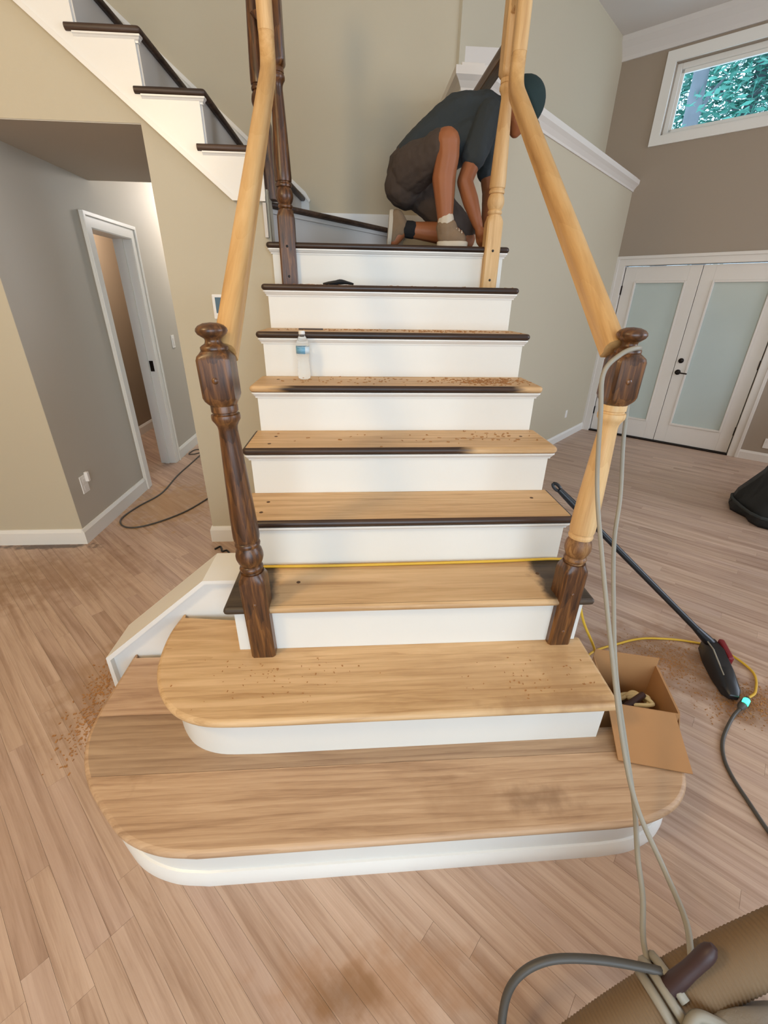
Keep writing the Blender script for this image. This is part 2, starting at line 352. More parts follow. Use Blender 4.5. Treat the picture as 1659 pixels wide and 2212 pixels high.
# ================================================================== THE SETTING
# ---- floor: a slab with oak strips laid at 45 degrees
fl = struct(obj('floor', box(-4.6, 6.1, -3.6, 7.2, -.06, -.004), M['subfloor'], origin=(0, 0, -.06)))
DIR = Vector((math.cos(-PI/4), math.sin(-PI/4), 0)); NRM = Vector((-DIR.y, DIR.x, 0)); BW = .057
boards = []
v = -4.0
while v < 7.6:
    u = -6.4+random.uniform(0, 1.2)
    while u < 6.5:
        ln = random.uniform(.35, 1.5); c = DIR*(u+ln/2)+NRM*v
        if -3.2 < c.x < 5.6 and -1.6 < c.y < 6.2 and not (c.x-c.y < -4.6 and c.x > -1) and not (c.y > 2.2 and -1.0 < c.x < .4): boards.append((u, ln, v))
        u += ln
    v += BW
def board_score(b):
    u, ln, v = b; s = 0
    for k in range(5):
        p = DIR*(u+ln*(k+.5)/5)+NRM*v; d = p-CAM; z = d.dot(fv)
        if z < .3: continue
        px = 829.5+939*d.dot(rv)/z; py = 1106-939*d.dot(uv_)/z
        hid = (-.9 < p.x < .85 and -.02 < p.y < .66) or (XL < p.x < XR+.1 and .4 < p.y < 2.6) or (-1.0 < p.x < 0 and p.y > 1.9)
        if 0 < px < 1659 and 0 < py < 2212 and not hid: s += ln/5*BW/(z*z)*(-d.z/d.length)
    return s
boards.sort(key=board_score, reverse=True)
mesh_cache = {}
def board_mesh(ln):
    L_ = round(ln*20)/20
    if L_ not in mesh_cache:
        bm = box(-L_/2+.00025, L_/2-.00025, -BW/2+.00025, BW/2-.00025, -.004, 0); me = bpy.data.meshes.new('floor_board'); bmesh.ops.recalc_face_normals(bm, faces=bm.faces); bm.to_mesh(me); bm.free(); me.materials.append(M['floor']); mesh_cache[L_] = me
    return mesh_cache[L_], L_
ANG = -PI/4
for (u, ln, v) in boards[:300]:
    me, L_ = board_mesh(ln); o = bpy.data.objects.new('floor_board', me); C.objects.link(o); o.parent = fl
    p = DIR*(u+ln/2)+NRM*v; o.location = (p.x, p.y, .06); o.rotation_euler = (0, 0, ANG); o.scale = (ln/L_, 1, 1)
bm = bmesh.new()
for (u, ln, v) in boards[300:]: bx(bm, u+.00025, u+ln-.00025, v-BW/2+.00025, v+BW/2-.00025, -.004, 0)
bmesh.ops.recalc_face_normals(bm, faces=bm.faces)
me = bpy.data.meshes.new('floor_boards_far'); bm.to_mesh(me); bm.free(); me.materials.append(M['floor'])
o = bpy.data.objects.new('floor_boards_far', me); C.objects.link(o); o.parent = fl; o.location = (0, 0, .06); o.rotation_euler = (0, 0, ANG); o['kind'] = 'stuff'

# ---- ceiling and outer walls
struct(obj('ceiling', prismXY([(-4.6, -3.6), (6.1, -3.6), (6.1, 1.55), (2.5, 5.15), (2.4, 5.05), (.45, 3.08), (-4.6, 3.08)], 3.76, 3.86), M['ceil']))
struct(obj('wall_left', box(-4.6, -4.5, -3.6, 2.0, 0, 3.76), M['wall']))
bm = bmesh.new()                                   # entry side behind the camera, open where its windows are
bx(bm, -4.5, -1.4, -3.6, -3.5, 0, 3.76); bx(bm, 2.2, 6.0, -3.6, -3.5, 0, 3.76); bx(bm, -1.4, 2.2, -3.6, -3.5, 3.0, 3.76); bx(bm, -1.4, 2.2, -3.6, -3.5, 0, .45)
struct(obj('wall_entry', bm, M['wall']))
bm = bmesh.new(); bx(bm, 6.0, 6.1, -3.6, -2.0, 0, 3.76); bx(bm, 6.0, 6.1, .8, 1.7, 0, 3.76); bx(bm, 6.0, 6.1, -2.0, .8, 3.5, 3.76); bx(bm, 6.0, 6.1, -2.0, .8, 0, .9)
struct(obj('wall_right', bm, M['wall']))

# ---- wall with the passage, carrying the upper flight (face at y = 1.9)
WY = 1.9; HZ = 2.16; OL, OR = -1.867, -1.042
poly = [(OR, 0), (XL-.005, 0), (XL-.005, 1.93), (-.72, 1.96), (-2.83, 3.76), (-4.5, 3.76), (-4.5, 0), (OL, 0), (OL, HZ), (OR, HZ)]
bm = bmesh.new(); prism(bm, [(x, WY, z) for x, z in poly], (0, .11, 0)); bmesh.ops.triangulate(bm, faces=[f for f in bm.faces if len(f.verts) > 4])
struct(obj('wall_passage', bm, M['wall']))
# ---- hall behind the passage
bm = bmesh.new()
DY0, DY1, DZ = 2.89, 3.47, 1.87                    # hall doorway
bx(bm, OL-.12, OL+.001, WY+.001, DY0, 0, 2.9); bx(bm, OL-.12, OL, DY1, 6.0, 0, 2.9); bx(bm, OL-.12, OL, DY0, DY1, DZ, 2.9)
struct(obj('wall_hall', bm, M['hallwall']))
struct(obj('wall_hall_side', box(OR, OR+.1, WY+.11, 3.03, 0, HZ), M['hallwall']))
struct(obj('wall_hall_end', box(OL-.12, OR+2.0, 6.0, 6.1, 0, 2.9), M['hallwall']))
bm = bmesh.new(); bx(bm, OL-.02, OR, WY+.002, 3.03, HZ-.004, HZ+.05); bx(bm, OL-.12, OR+.1, 3.0, 3.03, HZ+.05, 2.9)
struct(obj('ceiling_hall', bm, M['hallwall']))
struct(obj('ceiling_hall_high', box(OL-.12, OR+2.0, 3.0, 6.1, 2.8, 2.9), M['ceil']))
bm = bmesh.new()                                   # side room seen through the hall doorway
bx(bm, -3.6, -3.5, 2.2, 5.2, 0, 2.5); bx(bm, -3.6, OL-.12, 5.1, 5.2, 0, 2.5); bx(bm, -3.6, OL-.12, 2.1, 2.2, 0, 2.5); bx(bm, -3.6, OL-.12, 2.1, 5.2, 2.5, 2.55); bx(bm, -2.75, -2.62, 3.62, 5.1, 0, 2.5)
struct(obj('wall_side_room', bm, plain('taupe side room paint', srgb(150, 132, 112), .75)))
# door trim of the hall doorway
def casing_piece(y0, y1, z0, z1): return bx(bx(bmesh.new(), OL, OL+.013, y0, y1, z0, z1), OL, OL+.02, y0+.012*(y1-y0 > .2), y1-.012*(y1-y0 > .2), z0+.0, z1-.0)
tr = struct(obj('trim_hall_door', prism(bmesh.new(), [(OL, y, z) for y, z in ((DY0-.09, 0), (DY0, 0), (DY0, DZ), (DY1, DZ), (DY1, 0), (DY1+.09, 0), (DY1+.09, DZ+.09), (DY0-.09, DZ+.09))], (.018, 0, 0)), M['white'], origin=(OL, DY0, 0), bevel=.003))
bm = bmesh.new()
prism(bm, [(OL+.018, y, z) for y, z in ((DY0-.09, 0), (DY0-.065, 0), (DY0-.065, DZ+.065), (DY1+.065, DZ+.065), (DY1+.065, 0), (DY1+.09, 0), (DY1+.09, DZ+.09), (DY0-.09, DZ+.09))], (.010, 0, 0))
obj('casing_bead', bm, M['white'], tr, bevel=.003)
obj('jamb', box(OL-.13, OL+.012, DY1-.004, DY1+.02, 0, DZ), M['white'], tr)
obj('jamb', box(OL-.13, OL+.012, DY0-.02, DY0+.004, 0, DZ), M['white'], tr)
obj('head_jamb', box(OL-.13, OL+.012, DY0, DY1, DZ-.004, DZ+.02), M['white'], tr)
obj('door_stop', box(OL-.085, OL-.05, DY1-.018, DY1-.004, 0, DZ), M['white'], tr)
lab(obj('strike_plate', box(OL-.045, OL-.012, DY1-.007, DY1-.003, .86, .95), M['bronze'], tr), 'dark bronze strike plate')
# ---- back of the stair well and the 45 degree walls on the right
BY = 2.97
bm = bmesh.new(); bx(bm, OR, .594, BY, BY+.1, 1.5, 3.76); bx(bm, -4.5, OR, BY, BY+.1, HZ+.1, 3.76)
struct(obj('wall_back', bm, M['wall']))
a45 = Vector((1, 1, 0)).normalized(); n45 = Vector((-1, 1, 0)).normalized(); dwa = Vector((1, -1, 0)).normalized()
# lower, thicker wall with a ledge
K = 1.87; LZ = 2.56
struct(obj('wall_angled_lower', prismXY([(.526, 2.50), (.634, 2.504), (2.835, 4.705), (2.7, 4.9), (.60, 2.97), (.526, 2.97)], 0, LZ), M['wall']))
struct(obj('wall_angled_upper', prismXY([(.58, 2.954), (2.62, 4.994), (2.55, 5.07), (.51, 3.03)], LZ-.05, 3.76), M['wall']))
ledge = prismXY([(.51, 2.48), (.64, 2.484), (2.86, 4.70), (2.60, 5.0), (.60, 3.0), (.51, 3.0)], LZ+.05, LZ+.075)
tl = struct(obj('trim_ledge', ledge, M['door'], bevel=.004))
bm = bmesh.new(); path = [(.526, 2.97), (.526, 2.50), (.634, 2.504), (2.835, 4.705)]
plan_sweep(bm, path, [(.004, LZ-.045), (-.010, LZ-.045), (-.012, LZ-.03), (-.03, LZ-.005), (-.05, LZ+.015), (-.052, LZ+.05), (.004, LZ+.05)]); obj('crown', bm, M['door'], tl)
# wall with the French doors, the high window
DO = Vector((2.835, 4.685, 0)); DN = Vector((-1, -1, 0)).normalized(); UP = Vector((0, 0, 1))
def dw(bm, s0, s1, n0, n1, z0, z1): return obox(bm, DO, dwa, DN, UP, s0, s1, n0, n1, z0, z1)
DS0, DS1, DT = .09, 1.53, 1.83
WS0, WS1, WZ0, WZ1 = .13, 1.30, 2.95, 3.49         # window opening
bm = bmesh.new()
dw(bm, -.5, DS0-.02, -.14, 0, 0, 2.88); dw(bm, DS1+.02, 4.6, -.14, 0, 0, 2.88); dw(bm, DS0-.02, DS1+.02, -.14, 0, DT+.02, 2.88)
dw(bm, -.5, WS0, -.14, 0, 2.88, 3.76); dw(bm, WS1, 4.6, -.14, 0, 2.88, 3.76); dw(bm, WS0, WS1, -.14, 0, WZ1, 3.76); dw(bm, WS0, WS1, -.14, 0, 2.88, WZ0)
struct(obj('wall_door_side', bm, plain('tan wall paint', srgb(160, 144, 126), .75, bump=.12, bscale=350)))
# crown under the ceiling of that wall
prof = [(0, 3.60), (.015, 3.60), (.02, 3.63), (.06, 3.68), (.10, 3.72), (.105, 3.76), (0, 3.76)]
bm = bmesh.new(); rings = []
for s in (-.42, 4.5): rings.append([bm.verts.new(DO+dwa*s+DN*n+UP*z) for n, z in prof])
bridge(bm, rings); struct(obj('trim_ceiling_crown', bm, M['ceil']))
# window
bm = bmesh.new()
for (s0, s1, z0, z1) in ((WS0-.085, WS0, WZ0-.075, WZ1+.085), (WS1, WS1+.085, WZ0-.075, WZ1+.085), (WS0, WS1, WZ0-.075, WZ0), (WS0, WS1, WZ1, WZ1+.085)): dw(bm, s0, s1, .0, .02, z0, z1)
wn = struct(obj('window_1', bm, M['white'], origin=tuple(DO)))
bm = bmesh.new(); fr = .045
for (s0, s1, z0, z1) in ((WS0, WS0+fr, WZ0, WZ1), (WS1-fr, WS1, WZ0, WZ1), (WS0+fr, WS1-fr, WZ0, WZ0+.03), (WS0+fr, WS1-fr, WZ1-fr, WZ1)): dw(bm, s0, s1, -.11, -.055, z0, z1)
obj('window_frame', bm, M['white'], wn, bevel=.004)
bm = bmesh.new()
for (s0, s1, z0, z1) in ((WS0+fr, WS0+fr+.025, WZ0+.03, WZ1-fr), (WS1-fr-.025, WS1-fr, WZ0+.03, WZ1-fr), (WS0+fr, WS1-fr, WZ0+.03, WZ0+.055), (WS0+fr, WS1-fr, WZ1-fr-.03, WZ1-fr)): dw(bm, s0, s1, -.10, -.07, z0, z1)
obj('sash', bm, M['white'], wn, bevel=.003)
obj('pane', dw(bmesh.new(), WS0+fr+.02, WS1-fr-.02, -.088, -.083, WZ0+.05, WZ1-fr-.025), M['pane'], wn)
# French doors
for i, (s0, s1, hinge) in enumerate(((DS0, .81, 0), (.815, DS1, 1))):
    d = struct(obj('door_%d' % (i+1), dw(bmesh.new(), s0, s0+.11, -.06, -.018, .02, DT), M['door'], origin=tuple(DO+dwa*(s0+s1)/2+UP*.02), bevel=.002))
    obj('stile', dw(bmesh.new(), s1-.11, s1, -.06, -.018, .02, DT), M['door'], d, bevel=.002)
    obj('rail', dw(bmesh.new(), s0+.11, s1-.11, -.06, -.018, 1.69, DT), M['door'], d, bevel=.002)
    obj('rail', dw(bmesh.new(), s0+.11, s1-.11, -.06, -.018, .02, .22), M['door'], d, bevel=.002)
    g0, g1 = s0+.11, s1-.11
    for (a, b, z0, z1) in ((g0, g0+.02, .22, 1.69), (g1-.02, g1, .22, 1.69), (g0+.02, g1-.02, .22, .24), (g0+.02, g1-.02, 1.67, 1.69)): obj('glass_bead', dw(bmesh.new(), a, b, -.055, -.010, z0, z1), M['door'], d, bevel=.003)
    lab(obj('pane', dw(bmesh.new(), g0+.02, g1-.02, -.042, -.034, .24, 1.67), M['glassdoor'], d), 'frosted grey green glass pane')
    hs = s0-.004 if not hinge else s1+.004
    for z in (.26, .93, 1.60): lab(obj('hinge', dw(bmesh.new(), hs-.008, hs+.008, -.02, -.006, z-.045, z+.045), M['bronze'], d), 'dark bronze hinge')
    if hinge:
        for z, r in ((.915, .026), (.795, .028)):
            h = lab(obj('lock_rose', lathe(bmesh.new(), [(0, 0), (r, 0), (r, .008), (r*.7, .016), (0, .018)], DO+dwa*(s0+.045)-DN*.018+UP*z, 20, DN), M['bronze'], d, smooth=True), 'dark bronze rose')
        obj('lever', tube(bmesh.new(), catmull([DO+dwa*(s0+.045)+DN*.0+UP*.795, DO+dwa*(s0+.055)+DN*.035+UP*.795, DO+dwa*(s0+.14)+DN*.035+UP*.79], 5), .007, 8), M['bronze'], d, smooth=True)
t = struct(obj('trim_french_door', prism(bmesh.new(), [DO+dwa*s+UP*z for s, z in ((DS0-.105, 0), (DS0-.012, 0), (DS0-.012, DT+.01), (DS1+.012, DT+.01), (DS1+.012, 0), (DS1+.105, 0), (DS1+.105, DT+.10), (DS0-.105, DT+.10))], DN*.016), M['door'], origin=tuple(DO), bevel=.002))
bm = bmesh.new(); prism(bm, [DO+DN*.016+dwa*s+UP*z for s, z in ((DS0-.105, 0), (DS0-.075, 0), (DS0-.075, DT+.07), (DS1+.075, DT+.07), (DS1+.075, 0), (DS1+.105, 0), (DS1+.105, DT+.10), (DS0-.105, DT+.10))], DN*.010); obj('casing_bead', bm, M['door'], t, bevel=.003)
obj('jamb', dw(bmesh.new(), DS0-.02, DS0-.008, -.13, -.001, 0, DT+.01), M['door'], t); obj('jamb', dw(bmesh.new(), DS1+.008, DS1+.02, -.13, -.001, 0, DT+.01), M['door'], t); obj('head_jamb', dw(bmesh.new(), DS0-.02, DS1+.02, -.13, -.001, DT+.008, DT+.02), M['door'], t)
lab(obj('threshold', dw(bmesh.new(), DS0-.01, DS1+.01, -.12, .012, 0, .016), M['bronze'], t), 'dark threshold strip')
obj('outside_panel', dw(bmesh.new(), DS0-.02, DS1+.02, -.14, -.11, 0, DT), plain('dull outside panel', srgb(110, 116, 112), .8), t)
# baseboards
def baseboard(name, p0, p1, n, h=.10, m='white'):
    p0, p1, n = Vector(p0), Vector(p1), Vector(n); bm = bmesh.new(); rings = []
    for p in (p0, p1): rings.append([bm.verts.new(p+n*a+UP*z) for a, z in ((0, 0), (.016, 0), (.016, h-.022), (.012, h-.012), (.007, h), (0, h))])
    bridge(bm, rings); return struct(obj(name, bm, M[m]))
baseboard('baseboard_angled', (1.2, 3.07, 0), (2.835, 4.705, 0), (a45.cross(UP)), .09)
baseboard('baseboard_door_side', DO+dwa*(DS1+.105), DO+dwa*4.5, DN, .09, 'door')
baseboard('baseboard_passage_left', (-4.5, WY, 0), (OL, WY, 0), (0, -1, 0), .105)
baseboard('baseboard_hall', (OL, WY-.016, 0), (OL, DY0-.09, 0), (1, 0, 0), .105)
baseboard('baseboard_hall_far', (OL, DY1+.09, 0), (OL, 6.0, 0), (1, 0, 0), .105)
baseboard('baseboard_side_room', (-3.5, 5.1, 0), (-2.75, 5.1, 0), (0, -1, 0)); baseboard('baseboard_side_room_far', (-2.62, 3.62, 0), (-2.62, 5.1, 0), (1, 0, 0)); baseboard('baseboard_side_room_near', (-2.75, 3.62, 0), (-2.62, 3.62, 0), (0, -1, 0))
bm = bmesh.new(); plan_sweep(bm, [(OR, WY+.1), (OR, WY), (XL-.01, WY)], [(0, 0), (-.016, 0), (-.016, .085), (-.012, .097), (-.006, .11), (0, .11)]); struct(obj('baseboard_passage_right', bm, M['white']))

plain_hole = plain('dark peg hole', srgb(84, 56, 32), .8)
# ================================================================== MAIN STAIRCASE
st = thing('staircase', 'wide wooden staircase with white risers and half sanded treads', 'staircase', (.09, .5, 0))
def round_path(xl, xr, yf, yb, r=.03, n=5):
    p = [(xl, yb)]
    for k in range(n+1): a = PI+PI/2*k/n; p.append((xl+r+r*math.cos(a), yf+r+r*math.sin(a)))
    for k in range(n+1): a = 1.5*PI+PI/2*k/n; p.append((xr-r+r*math.cos(a), yf+r+r*math.sin(a)))
    p.append((xr, yb)); return p
def nosing_prof(z, th=TH, n=6):
    r = th/2; p = [(r+.0005, z), ]
    for k in range(n+1): a = PI/2+PI*k/n; p.append((r+r*math.cos(a), z-r+r*math.sin(a)))
    return p[1:]
def cove_prof(z): return [(0, z), (0, z-.006), (.004, z-.008), (.008, z-.014), (.013, z-.018), (.014, z-.024), (.022, z-.024), (.022, z)]
def tread(k, path, back, mtop, mnose, planks=None, cove=True, smooth=True):
    z = (k+1)*RH
    body = [tuple(p) for p in offset(path, TH/2)]+list(back)
    if planks is None:
        t = obj('tread', prismXY(body, z-TH, z), mtop, st)
    else:
        ys = planks; t = None
        for i in range(len(ys)-1):
            pl = clipy(clipy(body, ys[i]+.0006, True), ys[i+1]-.0006, False)
            if len(pl) < 3: continue
            o = obj('tread' if t is None else 'plank', prismXY(pl, z-TH, z), mtop[i] if isinstance(mtop, list) else mtop, st if t is None else t)
            if t is None: t = o
    obj('nosing', plan_sweep(bmesh.new(), path, nosing_prof(z)), mnose, t, smooth=True)
    if cove: obj('cove_moulding', plan_sweep(bmesh.new(), offset(path, .006), cove_prof(z-TH)), M['white'], t)
    return t
# bottom step: wide bullnose, rounded on both ends
left0 = [(-.977, .66), (-.978, .52), (-.979, .40), (-.958, .275), (-.89, .155), (-.775, .042), (-.70, -.012), (-.608, -.045), (-.513, -.056)]
right0 = [(.60, -.045), (.70, -.036), (.80, -.002), (.872, .06), (.903, .14), (.905, .25)]
def curve(pts, n=5): return [(p.x, p.y) for p in catmull([(x, y, 0) for x, y in pts], n)]
path0 = curve(left0)+curve(right0)
tread(0, path0, [(.66, .25), (.66, .64), (-.96, .64)], [M['oak0'], M['oak0b'], M['oak0c']], M['oak0'], planks=[-.2, .165, .374, .70], cove=False)
rp = offset(path0[:-1], .034)
r0 = obj('riser', plan_sweep(bmesh.new(), rp, [(0, 0), (0, RH-TH), (.018, RH-TH), (.018, 0)]), M['riser'], st, smooth=True)
obj('shoe_moulding', plan_sweep(bmesh.new(), rp, [(0, 0), (-.016, 0), (-.0165, .012), (-.013, .032), (-.006, .044), (0, .046)]), M['white'], r0, smooth=True)
obj('riser', box(.66, .885, .235, .25, 0, RH-TH), M['riser'], st)
# second step: rounded on one end
left1 = [(-.757, .66), (-.768, .56), (-.757, .44), (-.732, .355), (-.685, .275), (-.622, .215), (-.53, .180), (-.40, .173)]
path1 = curve(left1)+[(.675, .176), (.69, .19), (.70, .47)]
tread(1, path1, [(-.74, .47), (-.74, .64)][::-1] and [(-.74, .64)], M['oak1'], M['oak1'], cove=False)
rp1 = [tuple(p) for p in offset(curve(left1), .040)]+[(.673, .218), (.673, .26)]
obj('riser', plan_sweep(bmesh.new(), rp1, [(0, RH), (0, 2*RH-TH), (.018, 2*RH-TH), (.018, RH)]), M['riser'], st, smooth=True)
obj('riser', box(.655, .673, .25, .47, RH-.19, 2*RH-TH), M['riser'], st)
# the straight steps
tops = {2: M['tread2'], 3: M['oak'], 4: M['oak'], 5: M['oak'], 6: M['oak'], 7: M['staind']}
noses = {2: M['tread2'], 3: M['stainx'], 4: mat_nosing('tread nosing sanded on one side', -2, .34), 5: mat_nosing('tread nosing with bare end', -.40, .60), 6: M['stainx'], 7: M['stainx']}
for k in range(2, 8):
    y = k*RUN
    tread(k, round_path(XL-OX, XR+OX, y-OY, y+RUN+.003, .012 if k == 2 else .02), [], tops[k], noses[k], planks=[y-.1, y+.107, y+.5] if k == 3 else None, cove=k > 2)
for k in range(2, 9):
    y = k*RUN; obj('riser', box(XL, XR, y, y+.016, k*RH, (k+1)*RH-TH), M['riser'], st, bevel=.0015)
for k, hx, hy in ((3, -.43, .84), (3, -.44, .75), (3, .60, .85), (4, -.42, 1.07), (4, -.43, .97), (4, .60, 1.06), (5, -.43, 1.30), (2, .56, .60), (2, -.30, .58), (6, -.40, 1.5)):
    obj('peg_hole', lathe(bmesh.new(), [(0, -.002), (.0065, -.002), (.007, .0006), (0, .0007)], (hx, hy, (k+1)*RH), 12), plain_hole, st)
# landing tread
LY = 8*RUN
pl8 = round_path(XL-OX, XR+OX, LY-OY, 2.47, .02)
tread(8, pl8, [(.62, 2.49), (.52, 2.49), (.52, 2.95), (.28, 2.95), (-.50, 2.03)], M['staind'], M['stainx'])
# closed sides
saw = [(.465, 0)]
for k in range(2, 9): saw += [(k*RUN, (k)*RH if k > 2 else .0), (k*RUN, (k+1)*RH-TH)]
saw2 = [(2*RUN, 0), (2*RUN, 3*RH-TH)]
for k in range(3, 9): saw2 += [(k*RUN, k*RH-TH), (k*RUN, (k+1)*RH-TH)]
saw2 += [(2.45, 9*RH-TH), (2.45, 0)]
for x0, x1 in ((XL, XL+.016), (XR-.016, XR)):
    sw = saw2 if x0 > 0 else saw2[:-2]+[(WY, 9*RH-TH), (WY, 0)]
    bm = bmesh.new(); prism(bm, [(x0, y+.016 if i < 999 else y, z) for i, (y, z) in enumerate(sw)], (x1-x0, 0, 0)); bmesh.ops.triangulate(bm, faces=[f for f in bm.faces if len(f.verts) > 4]); obj('stringer', bm, M['white'], st)

# sloped white curb closing the flared end of the bottom steps
cb = thing('stair_curb', 'white sloping curb with flat cap closing the flared end of the bottom steps', 'curb', (-.8, .74, 0))
prof = [(XL-.002, 0), (XL-.002, .530), (-.644, .530), (-1.058, .184), (-1.058, 0)]
obj('curb_panel', prism(bmesh.new(), [(x, .662, z) for x, z in prof], (0, .16, 0)), M['white'], cb)
capo = [(XL-.002, .544), (-.650, .544), (-1.072, .196), (-1.075, 0)]; capi = [(-1.058, 0), (-1.058, .184), (-.644, .530), (XL-.002, .530)]
bm = bmesh.new(); prism(bm, [(x, .638, z) for x, z in capo+capi], (0, .192, 0)); bmesh.ops.triangulate(bm, faces=[f for f in bm.faces if len(f.verts) > 4]); obj('cap', bm, M['white'], cb)

# ================================================================== WINDERS AND UPPER FLIGHT
us = thing('staircase', 'upper stair flight with dark stained treads and white open stringer climbing the beige wall', 'staircase', (-.9, 2.4, 1.73))
def winder(z, poly, nose_path, mt=M['staind'], mn=M['staind']):
    t = obj('tread', prismXY(poly, z-TH, z), mt, us); obj('nosing', plan_sweep(bmesh.new(), nose_path, nosing_prof(z)), mn, t, smooth=True); return t
greyriser = plain('white painted winder riser', srgb(206, 200, 192), .5)
# tread 9: diagonal nosing from the pivot to the back wall
winder(1.90, [(-.535, 2.0), (.27, 2.95), (-.60, 2.96), (-.56, 1.92)], [(-.545, 1.93), (-.515, 1.985), (-.49, 2.01), (.295, 2.945)])
e = Vector((.785, .935, 0)).normalized(); ne = Vector((e.y, -e.x, 0)); o9 = Vector((-.515, 2.02, 0))
obj('riser', obox(bmesh.new(), o9, e, ne, UP, 0, 1.23, -.03, -.014, 1.71, 1.90-TH), greyriser, us)
obj('cove_moulding', obox(bmesh.new(), o9, e, ne, UP, 0, 1.23, -.014, -.002, 1.90-TH-.02, 1.90-TH), greyriser, us)
obj('riser', box(XL-.03, XL-.014, 1.87, 2.03, 1.73, 1.90-TH), greyriser, us)
# tread 10 and the straight treads above it
winder(2.09, [(-.52, 1.875), (-.43, 2.96), (-.97, 2.96), (-.80, 1.875)], [(-.80, 1.862), (-.54, 1.862), (-.525, 1.872), (-.515, 1.89), (-.418, 2.95)])
obj('riser', prismXY([(-.545, 1.90), (-.448, 2.955), (-.464, 2.955), (-.561, 1.90)], 1.90, 2.09-TH), greyriser, us)
for k in range(11, 16):
    z = (k+1)*RH; xf = -.73-(k-11)*.2345
    winder(z, [(xf-.013, 1.875), (xf-.013, 2.96), (xf-.30, 2.96), (xf-.30, 1.875)], [(xf-.305, 1.862), (xf-.016, 1.862), (xf-.005, 1.866), (xf, 1.878), (xf, 2.955)])
    obj('riser', box(xf-.042, xf-.026, 1.89, 2.96, z-RH, z-TH), greyriser, us)
    obj('cove_moulding', plan_sweep(bmesh.new(), offset([(xf-.28, 1.862), (xf-.002, 1.862), (xf-.002, 1.90)], .006), cove_prof(z-TH)), M['white'], us)
obj('cove_moulding', plan_sweep(bmesh.new(), offset([(-.78, 1.862), (-.53, 1.862), (-.525, 1.90)], .006), cove_prof(2.09-TH)), M['white'], us)
# open stringer
top = [(-.54, 2.09-TH)]
for k in range(11, 16):
    xr = -.73-(k-11)*.2345-.034; top += [(xr, k*RH-TH), (xr, (k+1)*RH-TH)]
top += [(-1.95, 16*RH-TH), (-1.95, 2.975-.02)]
sl = .825
low = [(-.667, 1.878), (-.512, 1.878), (-.512, 2.09-TH)]
bm = bmesh.new(); prism(bm, [(x, 1.877, z) for x, z in top[:-1]+[(-1.95, 1.878+(1.95-.667)*sl)]+low[:2]+[(-.512, 2.063)]], (0, .022, 0)); bmesh.ops.triangulate(bm, faces=[f for f in bm.faces if len(f.verts) > 4])
obj('stringer', bm, M['white'], us)
bm = bmesh.new(); prism(bm, [(x, 1.868, z) for x, z in ((-1.95, 1.878+1.283*sl), (-.667, 1.878), (-.512, 1.878), (-.512, 1.898), (-.660, 1.898), (-1.95, 1.898+1.283*sl+.005))], (0, .012, 0)); obj('edge_bead', bm, M['white'], us)
# skirt boards against the back wall
obj('skirt_board', prism(bmesh.new(), [(x, BY-.016, z) for x, z in ((-.395, 1.90), (-.395, 2.07), (-.42, 2.10), (-1.9, 2.10+1.48*.81), (-1.9, 1.9+1.48*.81), (-.62, 1.90))], (0, .015, 0)), M['white'], us)
obj('skirt_cap', prism(bmesh.new(), [(x, BY-.024, z) for x, z in ((-.395, 2.055), (-.42, 2.09), (-1.9, 2.09+1.48*.81), (-1.9, 2.115+1.48*.81), (-.415, 2.115), (-.385, 2.07))], (0, .023, 0)), M['white'], us)
obj('baseboard', box(-.385, .526, BY-.016, BY-.001, 1.90, 2.0), M['white'], us)

